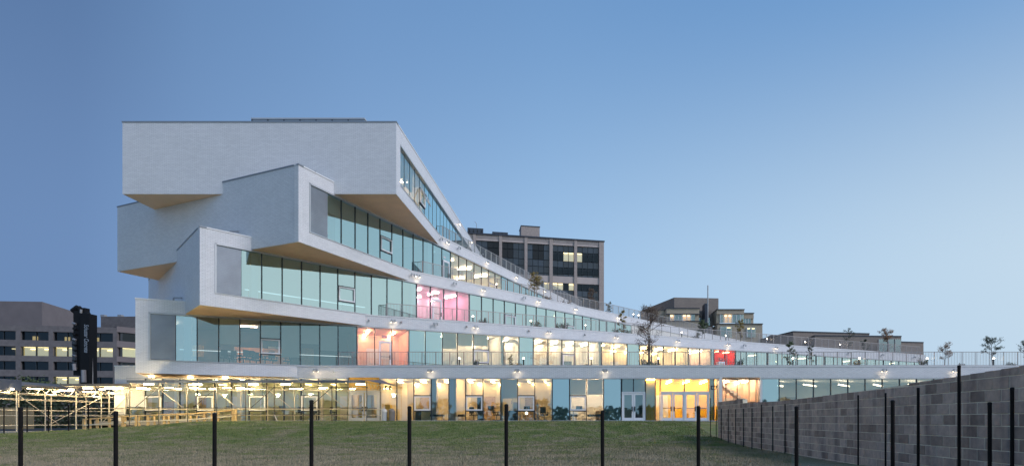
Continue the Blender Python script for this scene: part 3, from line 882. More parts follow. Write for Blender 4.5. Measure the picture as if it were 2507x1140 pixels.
def tree(px, n, d, topy, spread, leaf, nleaf, seed, label, stems=1, name='terrace_tree', cat='tree', group='small trees planted on the terraces', **k):
    t = tp(n, px, d); p = wp(n, t, d, Z_T[n] - .12)
    h = (HY - topy) / F * p.y - p.z
    r_ = thing(name, T3(p.x, p.y, p.z), label, cat, group)
    tree_parts(r_, h, spread, leaf, nleaf, seed, stems, **k)
tree(1594, 1, 1.3, 748, 1.9, 'leaf_b', 1200, 3, 'tall sparse two-stemmed tree with brownish leaves, tallest tree on the first terrace', 2, clear=.22, ls=.055)
tree(1250, 1, .9, 868, .35, 'leaf_g', 240, 4, 'slim waist-high sapling behind the first-terrace railing in front of warm office windows', clear=.15, ls=.05)
tree(1932, 1, 1.2, 832, .62, 'leaf_g', 700, 5, 'narrow green-brown tree behind the railing right of the red doorway', clear=.15, ls=.06)
tree(1987, 1, 1.6, 843, .48, 'leaf_d', 420, 6, 'thin dark-leaved tree just right of the narrow green-brown one', clear=.3, ls=.05)
tree(2312, 1, 1.5, 843, .85, 'leaf_o', 560, 7, 'small spreading reddish tree against the sky, left one of the far right terrace end', clear=.38, ls=.05)
tree(2431, 1, 1.4, 824, 1.0, 'leaf_d', 950, 8, 'wide dark-leaved tree against the sky beside a lit bollard', clear=.42, ls=.055)
tree(2512, 1, 1.4, 835, .8, 'leaf_d', 500, 9, 'dark-leaved tree cut off by the right edge of the picture', clear=.4, ls=.055)
tree(1522, 2, 1.0, 757, .60, 'leaf_y', 620, 10, 'yellow-green lamp-lit conical tree on the second terrace', clear=.15, ls=.07)
tree(1718, 2, 1.4, 788, 1.0, 'leaf_g', 900, 11, 'round green bushy tree in front of the far apartment block', clear=.35, ls=.07)
tree(1812, 2, 1.4, 782, .75, 'leaf_y', 800, 12, 'pointed olive-yellow tree in front of the right half of the apartment block', clear=.3, ls=.07)
tree(2078, 2, 1.4, 800, .9, 'leaf_d', 500, 13, 'thin dark upright tree in front of the long low brick building', clear=.25, ls=.06)
tree(2173, 2, 1.4, 806, 1.3, 'leaf_o', 900, 14, 'orange-leaved flat-topped tree in front of the low building right part', clear=.5, ls=.07)
tree(2117, 2, 1.8, 830, .8, 'leaf_d', 500, 24, 'dense dark shrub tree between the thin dark tree and the orange one', clear=.1, ls=.08)
tree(1302, 3, 1.2, 674, 1.05, 'leaf_y', 700, 15, 'yellow-leaved tree leaning over the third-terrace parapet', 2, clear=.4, ls=.08)
tree(1450, 3, 1.4, 706, 1.1, 'leaf_b', 700, 16, 'bare brown tree in front of the office tower corner', clear=.15, ls=.07)
tree(1488, 3, 1.4, 742, .7, 'leaf_d', 420, 17, 'little dark conifer at the foot of the office tower corner', clear=.05, ls=.08)
tree(1600, 3, 1.8, 758, 1.8, 'leaf_b', 800, 18, 'brownish thicket behind the tall two-stemmed tree', 2, clear=.1, ls=.09)
def shrub(px, n, d, w_, h, leaf, seed, label):
    t = tp(n, px, d); p = wp(n, t, d, Z_T[n] - .1)
    r_ = thing('shrub', T3(p.x, p.y, p.z), label, 'shrub', 'low shrubs in the terrace planters')
    rs = random.Random(seed); st = MB(); lf = MB()
    for k in range(11):
        a = rs.uniform(0, 6.283); q = Vector((math.cos(a) * w_ * rs.uniform(.2, .9), math.sin(a) * w_ * .6 * rs.random(), h * rs.uniform(.5, 1)))
        st.tube((0, 0, 0), q, .012, .005, 3, 0, False)
        for j in range(26):
            c = q * rs.uniform(.45, 1.08) + Vector((rs.gauss(0, .05), rs.gauss(0, .05), rs.gauss(0, .05))) * (1 + w_)
            e = Vector((rs.gauss(0, 1), rs.gauss(0, 1), rs.gauss(0, 1))).normalized(); g_ = e.orthogonal().normalized(); s_ = .06 * rs.uniform(.6, 1.4)
            lf.face([c - e * s_, c + g_ * s_ * .5, c + e * s_, c - g_ * s_ * .5], 0, [(0, 0)] * 4)
    st.build('stem', 'bark', r_, WORLD[r_.name]); lf.build('foliage', leaf, r_, WORLD[r_.name])
for a in ((1184, 2, .6, .5, .62, 'leaf_d', 31, 'dark shrub on the second terrace below the pink room'),
          (1312, 2, .6, .65, .75, 'leaf_g', 32, 'leafy shrub beside the brightest bollard on the second terrace'),
          (1367, 2, .6, .45, .7, 'leaf_g', 33, 'left one of two shrubs side by side in front of the dimly lit shaded windows'),
          (1384, 2, .6, .5, .8, 'leaf_d', 34, 'right one of two shrubs side by side in front of the dimly lit shaded windows'),
          (1508, 2, .5, .5, .6, 'leaf_d', 35, 'dark shrub at the left foot of the yellow-green conical tree'),
          (1538, 2, .5, .5, .6, 'leaf_d', 36, 'dark shrub at the right foot of the yellow-green conical tree'),
          (1579, 1, .8, .75, .75, 'leaf_d', 37, 'dense shrub at the left foot of the tall two-stemmed tree'),
          (1603, 1, .8, .9, .40, 'leaf_g', 38, 'low mat of ground cover at the right foot of the tall two-stemmed tree'),
          (1814, 1, .8, .5, .75, 'leaf_d', 39, 'rounded dark shrub behind the railing right of the red doorway'),
          (2093, 1, .7, .55, .65, 'leaf_y', 40, 'yellow lamp-lit shrub beside a bollard on the first terrace'),
          (2258, 1, .7, .5, .75, 'leaf_g', 41, 'spiky shrub at the right end of the second bar'),
          (2353, 1, .7, .3, .35, 'leaf_b', 42, 'tiny dry shrub right of the small reddish tree'),
          (2476, 1, .7, .5, .45, 'leaf_d', 43, 'low dark shrub right of the wide dark-leaved tree'),
          (1287, 3, .8, .6, .45, 'leaf_d', 44, 'low dark shrub left of the yellow-leaved tree'),
          (1337, 3, .8, .6, .7, 'leaf_b', 45, 'spiky brown shrub right of the yellow-leaved tree'),
          (1386, 3, .8, 1.0, .8, 'leaf_b', 46, 'wide pale brown shrub halfway along the third terrace'),
          (1440, 1, .7, .3, .3, 'leaf_y', 47, 'small yellow plant beside a bollard in front of wooden desks'),
          (1272, 1, .7, .35, .35, 'leaf_y', 48, 'small yellow plant right of the slim sapling'),
          (1700, 2, .8, .7, .7, 'leaf_d', 49, 'dark shrub left of the round green bushy tree'),
          (1168, 1, .7, .3, .6, 'leaf_d', 50, 'thin dark plant in front of a framed vent window on the first terrace')):
    shrub(*a)
def bollard(px, n, d, label, lit=True, h=.72):
    t = tp(n, px, d); p = wp(n, t, d, Z_T[n] - .1)
    r_ = thing('bollard_light', T3(p.x, p.y, p.z), label, 'bollard light', 'bollard lamps along the terraces')
    MB().tube((0, 0, 0), (0, 0, h), .045, .045, 8).tube((0, 0, h + .09), (0, 0, h + .12), .07, .07, 8).build('post', 'black', r_, WORLD[r_.name])
    MB().tube((0, 0, h), (0, 0, h + .09), .055, .055, 8).build('lamp_head', 'boll' if lit else 'wht', r_, WORLD[r_.name])
for px, n_, lb, lit in ((1125, 1, 'bollard lamp in front of the first-terrace window with the half-lowered beige shade', 1), (1282, 1, 'bollard lamp right of the slim sapling on the first terrace', 1),
                   (1448, 1, 'bollard lamp in front of the wooden desks on the first terrace', 1), (1612, 1, 'bollard lamp right of the tall two-stemmed tree', 1), (1941, 1, 'bollard lamp at the foot of the narrow green-brown tree', 1),
                   (2104, 1, 'bollard lamp beside the yellow lamp-lit shrub', 1), (2270, 1, 'bollard lamp beside the spiky shrub at the end of the second bar', 1), (2433, 1, 'bollard lamp under the wide dark-leaved tree', 1),
                   (1158, 2, 'bollard lamp at the right edge of the pink room', 1), (1300, 2, 'brightest bollard lamp, left of the leafy shrub on the second terrace', 1), (1434, 2, 'bollard lamp in front of the shaded windows right of the shrub pair', 1),
                   (1669, 2, 'bollard lamp on the second terrace left of the round green bushy tree', 1), (1877, 2, 'bollard lamp between the apartment block and the low brick building', 1),
                   (1777, 2, 'bollard lamp on the second terrace under the apartment block', 1), (1971, 2, 'bollard lamp in front of the left end of the low brick building', 1), (2057, 2, 'bollard lamp left of the thin dark upright tree', 1),
                   (1551, 3, 'bollard lamp on the third terrace against the sky', 1), (1563, 3, 'bollard lamp just right of another against the sky on the third terrace', 1),
                   (1182, 4, 'bollard lamp on the fourth terrace below the office tower', 0), (1216, 3, 'bollard lamp on the third terrace in front of bright cream windows', 1)):
    bollard(px, n_, .55, lb, lit)

# ------------------------------------------------------------------ interior furniture seen through the glass
def chair(name='office_chair'):
    r_ = thing(name, T3(0, 0, 0), '', 'chair', 'office chairs behind the ground-floor glass')
    b = MB()
    for k in range(5):
        a = k * 1.2566; b.tube((0, 0, .07), (.28 * math.cos(a), .28 * math.sin(a), .05), .02, .015, 5)
    b.tube((0, 0, .05), (0, 0, .42), .03)
    b.build('base', 'black', r_)
    MB().box(-.24, .24, -.24, .24, .42, .50).build('seat', 'fabric', r_)
    MB().box(-.22, .22, .22, .28, .58, 1.08).box(-.03, .03, .24, .27, .45, .6).build('backrest', 'fabric', r_)
    MB().box(-.29, -.25, -.18, .15, .66, .70).box(.25, .29, -.18, .15, .66, .70).box(-.28, -.26, -.02, .02, .45, .66).box(.26, .28, -.02, .02, .45, .66).build('armrest', 'black', r_)
    return r_
ch = chair()
def gp(px, d): p = wp(1, tp(1, px, d), d, ZF + .02); return p
chairs = [(1332, .9, .4, 'black office chair alone behind clear glass right of the globe lamp'), (1216, 1.6, 1.5, 'office chair at the white desk behind the ground floor glass'), (1160, 2.2, 2.6, 'office chair behind the vent window, left of a dark cabinet'),
          (735, 1.4, .3, 'dark chair behind the scaffold, near the wall clocks'), (775, 1.4, 2.9, 'dark chair behind the scaffold directly below a vent window'), (818, 1.8, 1.9, 'dark chair behind the scaffold near the yellow doorway')]
for i, (px, d_, rz, lb) in enumerate(chairs):
    p = gp(px, d_); Wm = T3(p.x, p.y, p.z, rz)
    if i == 0:
        ch.matrix_basis = Wm; WORLD[ch.name] = Wm; ch['label'] = lb
    else:
        dup(ch, Wm, lb)
ORD = ['leftmost', 'second from left', 'third from left', 'fourth from left', 'fifth from left', 'sixth from left', 'seventh from left', 'eighth from left', 'rightmost']
for k, px in enumerate((548, 562, 578, 596, 612, 628, 650, 668, 705, 1492, 1520, 1548)):
    p = wp(2, tp(2, px, 1.2 + .5 * (k % 3)), 1.2 + .5 * (k % 3), SILL[2] + .02)
    left = k < 9
    dup(ch, T3(p.x, p.y, p.z, R(26) + k * 1.3), 'dark classroom chair behind dim second-floor glass at left, %s of nine' % ORD[k] if left else 'dark chair behind warm second-floor glass near the tall tree, %s of three' % ORD[k - 9], 'classroom chairs on the second floor' if left else 'second-floor chairs near the tall tree')
def sofa(px, d_, L, label, rz=0):
    p = gp(px, d_); r_ = thing('bench_seat', T3(p.x, p.y, p.z, rz), label, 'bench', 'upholstered benches behind the ground-floor glass')
    MB().box(-L / 2, L / 2, -.28, .28, .34, .50).build('seat', 'fabric', r_, WORLD[r_.name])
    for x in (-L / 2 + .12, L / 2 - .12):
        for y in (-.2, .2):
            MB().tube((x, y, 0), (x, y, .34), .02, .02, 5).build('leg', 'rail', r_, WORLD[r_.name])
sofa(1071, .8, 1.0, 'dark bench with thin legs behind glass right of the first framed vent window'); sofa(1122, 1.4, .9, 'dark bench behind glass next to the pale teal column')
sofa(1458, .7, 1.25, 'long dark bench under the half shade in the brightest room'); sofa(1403, 1.2, .7, 'short dark bench below the white vent window of the brightest room')
def desk(px, d_, L, top, label, z=.74, n=1, legs='rail', rz=0.):
    p = wp(n, tp(n, px, d_), d_, SILL[n] + .03); r_ = thing('desk', T3(p.x, p.y, p.z, R(BAR[n][2]) + rz), label, 'desk', 'desks behind the glass')
    MB().box(-L / 2, L / 2, -.35, .35, z - .03, z).build('tabletop', top, r_, WORLD[r_.name])
    for x in (-L / 2 + .05, L / 2 - .05):
        for y in (-.3, .3):
            MB().box(x - .02, x + .02, y - .02, y + .02, 0, z - .03).build('leg', legs, r_, WORLD[r_.name])
    MB().box(-.25, .25, .05, .08, z + .08, z + .42).box(-.05, .05, .05, .08, z, z + .08).build('monitor', 'black', r_, WORLD[r_.name])
desk(1202, 1.9, 1.3, 'wht', 'white desk with a black monitor beside the clear door-height pane'); desk(1418, 1.6, 1.0, 'wood', 'wooden desk below the white vent window in the brightest room')
desk(1290, 2.3, 1.2, 'fabric', 'dark desk behind the globe lamp'); desk(690, 2., 1.5, 'wood', 'wooden desk behind the scaffold walkway')
desk(480, 2., 1.5, 'wht', 'pale desk behind the scaffold left of the clocks'); desk(560, 2.6, 1.5, 'wood', 'wooden desk behind the scaffold between two vent windows')
desk(1460, 2.5, 2.2, 'wood', 'long wooden desk on the second floor right of the framed door', n=2); desk(1500, 3., 2.2, 'wood', 'wooden desk on the second floor seen through the tall tree', n=2)
desk(612, 2.2, 2.0, 'fabric', 'dark desk in the salmon-lit classroom of the second floor', n=2); desk(1100, 3, 1.5, 'wht', 'white desk behind the half-lowered beige shade on the second floor', n=2)
def cabinet(px, d_, w_, h, m_, label, n=1, nd=2):
    p = wp(n, tp(n, px, d_), d_, SILL[n] + .03); r_ = thing('cabinet', T3(p.x, p.y, p.z, R(BAR[n][2])), label, 'cabinet', 'cabinets behind the glass')
    MB().box(-w_ / 2, w_ / 2, 0, .45, 0, h).build('carcass', m_, r_, WORLD[r_.name])
    for k in range(nd):
        MB().box(-w_ / 2 + .02, w_ / 2 - .02, -.02, 0, h * k / nd + .02, h * (k + 1) / nd - .02).build('door', m_, r_, WORLD[r_.name])
cabinet(1175, 1.2, .42, 1.9, 'fabric', 'tall dark cabinet behind the second framed vent window', nd=4)
cabinet(1253, 1.4, .9, .78, 'fabric', 'low dark cabinet under the beige shade with the clock', nd=2); cabinet(1262, 2., .35, 1.45, 'rail', 'narrow grey cabinet right of the low dark one', nd=4)
cabinet(1044, 1.0, .8, .85, 'green', 'pale green cabinet below the first framed vent window'); cabinet(1026, 1.1, .6, .9, 'fabric', 'black cabinet left of the pale green one', nd=3)
cabinet(947, 1.2, .55, 1.25, 'yellow', 'yellow-green cabinet behind the pale litter bin', nd=2)
cabinet(1470, 1.6, .75, .75, 'wood', 'wooden pigeonhole cabinet on the right side of the brightest room', nd=3)
cabinet(1316, .7, .12, 1.3, 'wht', 'narrow white stand right of the globe lamp', nd=1)
cabinet(1556, 1.2, .9, .7, 'wht', 'white cabinet on the second floor behind the tall tree', n=2); cabinet(1093, 2.5, .9, 1.1, 'wht', 'white cabinet on the second floor beside the teal shades', n=2)
cabinet(420, 2.5, 1.3, 1.5, 'wood', 'wooden bookcase behind the left part of the scaffold', nd=4)
cabinet(345, 2.0, 1.1, 1.9, 'wht', 'tall white shelving behind the leftmost scaffold bay', nd=5)
p = gp(1289, .5); r_ = thing('globe_lamp', T3(p.x, p.y, p.z), 'glowing white globe lamp with a cone shade below the clear vent window', 'lamp')
MB().lathe([(0, .46), (.08, .49), (.12, .56), (.12, .60), (.08, .68), (.0, .72)], 12).build('globe', emit('globe_lamp_glow', (1, .92, .82), 3), r_, WORLD[r_.name], True)
MB().lathe([(.12, .80), (.02, 1.0), (0, 1.02)], 10).tube((0, 0, 0), (0, 0, .44), .02).build('stem', 'wht', r_, WORLD[r_.name])
def clock(px, zc, lb):
    t = tp(1, px, 5.8); p = wp(1, t, 5.75, zc)
    r_ = thing('wall_clock', Matrix.Translation(p), lb, 'clock')
    MB().tube((0, 0, 0), (0, -.05, 0), .22, .22, 16).build('rim', 'rail', r_, WORLD[r_.name])
    MB().tube((0, -.052, 0), (0, -.06, 0), .18, .18, 16).build('face', 'wht', r_, WORLD[r_.name])
    MB().box(-.01, .01, -.07, -.062, 0, .14).box(0, .1, -.07, -.062, -.01, .01).build('hand', 'black', r_, WORLD[r_.name])
clock(681, 1.9, 'round wall clock seen through the scaffold, left of two'); clock(727, 1.95, 'round wall clock seen through the scaffold, right of two'); clock(1248, 1.45, 'round wall clock below the beige shade on the ground floor')

def bin_(px, m_, label):
    p = wp(1, tp(1, px, -.45), -.45, ZF); r_ = thing('litter_bin', T3(p.x, p.y, p.z), label, 'litter bin', 'litter bins under the C8 sign')
    MB().lathe([(.20, 0), (.23, .05), (.235, .68), (.25, .70)], 16).build('body', m_, r_, WORLD[r_.name], True)
    MB().lathe([(.26, .70), (.25, .74), (.20, .84), (.10, .93), (0, .95)], 16).build('lid', m_, r_, WORLD[r_.name], True)
bin_(940, 'bin', 'pale grey domed litter bin under the C8 lettering'); bin_(959.5, 'bin_d', 'dark grey domed litter bin right of the pale one')

# ------------------------------------------------------------------ foreground posts
def fpost(px, topy, Y, r_, label, group, name='fence_post', X=None):
    X = (px - CX) / F * Y if X is None else X
    zt = (HY - topy) / F * Y
    zg = float(hl(np.array(X), np.array(Y))) - .05
    o = thing(name, T3(X, Y, zg), label, 'fence post', group)
    MB().tube((0, 0, 0), (0, 0, zt - zg), r_, r_, 12).build('tube', 'rust', o, WORLD[o.name], False)
    MB().lathe([(r_ * 1.08, zt - zg - .03), (r_ * 1.08, zt - zg + .002), (r_ * .6, zt - zg + .012), (0, zt - zg + .014)], 12).build('cap', 'black', o, WORLD[o.name])
fr = [(50.5, 997, 'leftmost'), (283.5, 1007, 'second from the left'), (525.5, 1012, 'third from the left'), (762.5, 980, 'fourth from the left, tallest on the lawn'), (1002.5, 995, 'fifth from the left'), (1239.5, 990, 'sixth from the left'),
      (1475, 1005, 'seventh from the left, right of the brightest room'), (1710, 994, 'eighth from the left, before the yellow doors'), (1950, 995, 'ninth from the left, first before the block wall'), (2185.5, 980, 'tenth from the left, before the block wall'), (2423, 985, 'rightmost of the front row')]
for px, ty, lb in fr:
    fpost(px, ty, 9.8, .031, 'thick black post, ' + lb, 'thick black posts across the foreground')
wposts = [(1766, 1000), (1783, 1001), (1801, 1001), (1820, 1000), (1841, 999), (1864, 990), (1892, 994), (1922, 989), (2101, 967), (2168, 962), (2248, 949), (2348, 895), (2478, 949)]
nm = ['by the far end of the block wall', 'second from the far end of the block wall', 'third from the far end of the block wall', 'fourth from the far end, below the step of the wall top', 'fifth from the far end of the block wall', 'sixth from the far end, taller than its neighbours', 'seventh from the far end of the block wall',
      'eighth from the far end, just left of a thick front post', 'left of the tenth thick front post', 'just left of the tenth thick front post', 'just right of the tenth thick front post', 'tallest, rising above the wall top', 'nearest the right edge of the picture']
for (px, ty), lb in zip(wposts, nm):
    Y = 6.5 * F / (px - CX)
    fpost(px, ty, Y, .02 if Y > 12 else .028, 'thin black wall post, ' + lb, 'thin black posts along the block wall')
for px, ty, Y, lb in ((1739.5, 974, 31, 'thin black post left of the block wall end, taller of two'), (1753.5, 1001, 30.2, 'thin black post left of the block wall end, shorter of two')):
    fpost(px, ty, Y, .02, lb, 'thin black posts along the block wall')
for i, (px, ty) in enumerate(((9.8, 995), (66.5, 994), (118.5, 994), (168, 991), (217, 987))):
    fpost(px, ty, 36, .03, 'thin black post before the left scaffold, %s' % ['first from the picture edge', 'second from the picture edge', 'third from the picture edge', 'fourth from the picture edge', 'fifth from the picture edge, nearest the timber barrier'][i], 'thin black posts before the scaffold')
wr = MB()
for z in (.76,):
    wr.tube(((-200 - CX) / F * 36, 36, z), ((217 - CX) / F * 36, 36, z + .12), .012)
tag(wr.build('fence_wire', 'black'), 'thin wire strung between the thin posts in front of the scaffold', 'wire')

# ------------------------------------------------------------------ block wall
WX = 6.72
tb_y = [0, 9.25, 11.5, 17.55, 20.9, 23.1, 25.9]; tb_z = [.86, .831, .773, .66, .64, .67, .737]
def wtop(Y): return .95 - (Y - 25.96) * .0115 if Y > 25.96 else float(np.interp(Y, tb_y, tb_z))
wall = thing('block_wall', T3(WX, 18, -1.2), 'long grey concrete block wall with stained and patchy blocks running towards the viewer', 'wall')
core = MB()
ys = list(np.arange(5, 25.96, .5)) + [25.95]
for a, b in zip(ys, ys[1:]):
    za, zc_ = wtop(a) - .02, wtop(b) - .02
    core.face([(WX + .005, a, -1.6), (WX + .005, b, -1.6), (WX + .005, b, zc_), (WX + .005, a, za)])
    core.face([(WX + .005, a, za), (WX + .005, b, zc_), (WX + .2, b, zc_), (WX + .2, a, za)])
    core.face([(WX + .2, a, -1.6), (WX + .2, b, -1.6), (WX + .2, b, zc_), (WX + .2, a, za)])
core.box(WX + .005, WX + .2, 25.95, 30.75, -1.6, .87)
M['mortar'] = mat('wall_mortar', (.95, .80, .62), .9, 0, .2, 6, .3, 60)
core.build('mortar', 'mortar', wall)
m, t_, o_ = newmat('concrete_block')
b_ = t_.nodes.new('ShaderNodeBsdfPrincipled'); b_.inputs['Roughness'].default_value = .9; b_.inputs['Specular IOR Level'].default_value = .2
g_ = t_.nodes.new('ShaderNodeNewGeometry')
at = t_.nodes.new('ShaderNodeAttribute'); at.attribute_name = 'tone'
oi = t_.nodes.new('ShaderNodeObjectInfo')
ad = t_.nodes.new('ShaderNodeMath'); ad.operation = 'ADD'; t_.links.new(at.outputs['Fac'], ad.inputs[0]); t_.links.new(oi.outputs['Random'], ad.inputs[1])
fr_ = t_.nodes.new('ShaderNodeMath'); fr_.operation = 'FRACT'; t_.links.new(ad.outputs[0], fr_.inputs[0])
rp = ramp(t_, [(0, (.34, .265, .22)), (.22, (.38, .295, .245)), (.3, (.48, .38, .315)), (.75, (.55, .435, .365)), (1, (.63, .505, .42))])
t_.links.new(fr_.outputs[0], rp.inputs[0])
n1 = t_.nodes.new('ShaderNodeTexNoise'); n1.inputs['Scale'].default_value = 5; n1.inputs['Detail'].default_value = 8; n1.inputs['Roughness'].default_value = .7
t_.links.new(g_.outputs['Position'], n1.inputs['Vector'])
mp = t_.nodes.new('ShaderNodeMapping'); mp.inputs['Scale'].default_value = (1.6, 1.6, .12)
t_.links.new(g_.outputs['Position'], mp.inputs[0])
n2 = t_.nodes.new('ShaderNodeTexNoise'); n2.inputs['Scale'].default_value = 1.4; n2.inputs['Detail'].default_value = 4; t_.links.new(mp.outputs[0], n2.inputs['Vector'])
r1 = ramp(t_, [(.3, (.72, .72, .74)), (.7, (1.25, 1.24, 1.2))]); t_.links.new(n1.outputs[0], r1.inputs[0])
r2 = ramp(t_, [(.36, (.68, .68, .72)), (.48, (1, 1, 1)), (.7, (1.08, 1.06, 1.03))]); t_.links.new(n2.outputs[0], r2.inputs[0])
q1 = t_.nodes.new('ShaderNodeMix'); q1.data_type = 'RGBA'; q1.blend_type = 'MULTIPLY'; q1.inputs[0].default_value = 1
q2 = t_.nodes.new('ShaderNodeMix'); q2.data_type = 'RGBA'; q2.blend_type = 'MULTIPLY'; q2.inputs[0].default_value = 1
t_.links.new(rp.outputs[0], q1.inputs[6]); t_.links.new(r1.outputs[0], q1.inputs[7]); t_.links.new(q1.outputs[2], q2.inputs[6]); t_.links.new(r2.outputs[0], q2.inputs[7])
t_.links.new(q2.outputs[2], b_.inputs['Base Color'])
n3 = t_.nodes.new('ShaderNodeTexNoise'); n3.inputs['Scale'].default_value = 90; n3.inputs['Detail'].default_value = 3; t_.links.new(g_.outputs['Position'], n3.inputs['Vector'])
bp = t_.nodes.new('ShaderNodeBump'); bp.inputs['Strength'].default_value = .6; bp.inputs['Distance'].default_value = .006
t_.links.new(n3.outputs[0], bp.inputs['Height']); t_.links.new(bp.outputs[0], b_.inputs['Normal'])
t_.links.new(b_.outputs[0], o_.inputs[0])
M['block'] = m
def block_box(b, y0, y1, z0, z1, x=0.):
    c = .005
    x0 = x; x1 = x + c; xb = x + .1
    fr4 = [(x0, y0 + c, z0 + c), (x0, y1 - c, z0 + c), (x0, y1 - c, z1 - c), (x0, y0 + c, z1 - c)]
    ed = [(x1, y0, z0), (x1, y1, z0), (x1, y1, z1), (x1, y0, z1)]
    bk = [(xb, y0, z0), (xb, y1, z0), (xb, y1, z1), (xb, y0, z1)]
    b.face(fr4)
    for k in range(4):
        j = (k + 1) % 4
        b.face([ed[k], ed[j], fr4[j], fr4[k]]); b.face([bk[k], bk[j], ed[j], ed[k]])
cache = {}
near = []; far_b = MB(); far_tone = []
row = 0; z = -1.5
while z < 1.0:
    off = .2 if row % 2 else 0
    y = 5.2 + off
    while y < 30.7:
        y1 = min(y + .4, 30.75)
        tz = min(wtop(y + .02), wtop(y1 - .02))
        if y < 25.96 < y1: y1 = 25.96 if z + .2 > .78 else y1
        h_ = min(.187, tz - z)
        if h_ > .05 and y1 - y > .08:
            near.append((y, y1 - y - .014, z, h_))
        y = y1
    z += .2; row += 1
vis = [q for q in near if q[0] > 8.6 and q[2] > -1.35]
vis.sort(key=lambda q: q[0]); objs = set(vis[:300])
for q in near:
    y, L, z, h_ = q
    if q in objs:
        key = (round(L, 2), round(h_, 2))
        if key not in cache:
            bb = MB(); block_box(bb, 0, L, 0, h_); cache[key] = bb.mesh('concrete_block', 'block')
        o = link('concrete_block', cache[key], wall, T3(WX - .002 + random.uniform(-.004, .004), y, z))
    else:
        k0 = len(far_b.f); block_box(far_b, y, y + L, z, z + h_, WX + random.uniform(-.005, .003)); far_tone += [random.random()] * (len(far_b.f) - k0)
fb = far_b.build('concrete_block', 'block', wall); fb['kind'] = 'stuff'
at_ = fb.data.attributes.new('tone', 'FLOAT', 'FACE'); at_.data.foreach_set('value', far_tone)
# coping-side return of the wall's far end
MB().box(WX - .001, WX + .2, 30.752, 30.80, -1.4, .88).build('wall_end', 'block', wall)

# ------------------------------------------------------------------ scaffold walkways
def scaffold_right():
    r_ = thing('scaffold_walkway', T3(-20, 43, ZF), 'covered scaffold tube walkway with lattice trusses and grey tarpaulin roof along the ground floor', 'scaffold')
    Yf, Yb = 41.5, 44.4
    xs = [(px - CX) / F * Yf for px in (317, 388.6, 459.5, 530.5, 601, 671.2, 742.3, 812.6, 898)]
    w = Matrix.Identity(4)
    for i, x in enumerate(xs):
        zg = float(hl(np.array(x), np.array(Yf)))
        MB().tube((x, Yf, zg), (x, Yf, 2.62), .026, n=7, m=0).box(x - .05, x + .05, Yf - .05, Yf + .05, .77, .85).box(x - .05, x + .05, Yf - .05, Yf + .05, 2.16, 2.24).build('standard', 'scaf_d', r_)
        MB().tube((x, Yb, ZF - .2), (x, Yb, 2.62), .026, n=7).build('standard', 'scaf', r_)
        tr = MB()
        for zc in (2.08, 2.50): tr.tube((x, Yf, zc), (x, Yb, zc), .02, n=5)
        k = 0; y = Yf + .1
        while y < Yb - .3:
            tr.tube((x, y, 2.08 if k % 2 else 2.5), (x, y + .33, 2.5 if k % 2 else 2.08), .013, n=4); y += .33; k += 1
        tr.build('truss', 'scaf', r_)
        for z_ in (.72, .30): MB().tube((x, Yf, z_), (x, Yb, z_), .02, n=5).build('transom', 'scaf', r_)
    for z_ in (2.20, .80, .33):
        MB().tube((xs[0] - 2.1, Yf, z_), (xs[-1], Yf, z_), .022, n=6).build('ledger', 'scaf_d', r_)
        MB().tube((xs[0] - 2.1, Yb, z_ - .02), (xs[-1], Yb, z_ - .02), .026, n=6).build('ledger', 'scaf', r_)
    for k in (0, 2, 4, 6):
        x0, x1 = xs[k], xs[k + 1]
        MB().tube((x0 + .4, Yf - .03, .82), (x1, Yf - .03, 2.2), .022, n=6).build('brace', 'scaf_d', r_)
        MB().tube((x0 + .2, Yb - .03, 2.1), (x1 - .1, Yb - .03, .75), .022, n=6).build('brace', 'scaf', r_)
    for k in (5, 8):
        MB().tube((xs[k], Yf, .35), (xs[k] - .3 if k == 8 else xs[k] + .3, Yf - .1, ZF - .05), .022, n=6).build('brace', 'scaf', r_)
    rf = MB()
    for a, b in zip(xs, xs[1:]):
        za = 2.68
        rf.face([(a, Yf - .25, za), (b, Yf - .25, za), (b, Yb, za + .22), (a, Yb, za + .22)])
        rf.face([(a, Yf - .25, za), (b, Yf - .25, za), (b, Yf - .25, za - .16 - .02 * (a % 1)), (a, Yf - .25, za - .18)])
        rf.face([(a, Yf - .25, za - .03), (b, Yf - .25, za - .03), (b, Yb, za + .19), (a, Yb, za + .19)])
    rf.face([(xs[-1], Yf - .25, 2.68), (xs[-1] + 1.1, Yb - 1, 2.45), (xs[-1] + 1.1, Yb, 2.5), (xs[-1], Yb, 2.9)])
    rf.build('tarpaulin_roof', 'tarp', r_)
    for x in (xs[0] + .6, xs[2], xs[4], xs[5] - .3 + .6, xs[7] + 1.6):
        o = MB().box(x - .28, x + .28, 42.4, 42.6, 2.44, 2.50).build('work_light', 'lit_s', r_)
    for k, x in enumerate((xs[0] + 1, xs[1] + .8, xs[3] + .2, xs[5] + 2.3, xs[2] + 1.2)):
        MB().box(x - .3, x + .3, 43.9, 44.05, 2.30, 2.34).build('work_light', 'lit_s', r_)
    for k, x in enumerate((xs[0] - .6, xs[0] + 1.6, xs[2] - .3, xs[3], xs[4] + .7, xs[6], xs[7] + 1.6)):
        work_lamp(x, 41.0, 1.95, 210 if k < 5 else 80, r_)
    for x, y in ((xs[0] + .3, 43.2), (xs[1] + .6, 43.9), (xs[2] + .9, 44.3)):     # uplights on top of the roof washing the soffit
        work_lamp(x, y, 2.92, 5, r_)
    return xs
def work_lamp(x, y, z, e, par):
    MB().box(x - .16, x + .16, y - .06, y + .06, z + .10, z + .16).build('work_light', 'lit_s', par)
    la = bpy.data.lights.new('work_lamp', 'POINT'); la.energy = e; la.color = (1, .78, .42); la.shadow_soft_size = .07
    lo = bpy.data.objects.new('work_lamp', la); col.objects.link(lo); lo.location = (x, y, z)
xs = scaffold_right()
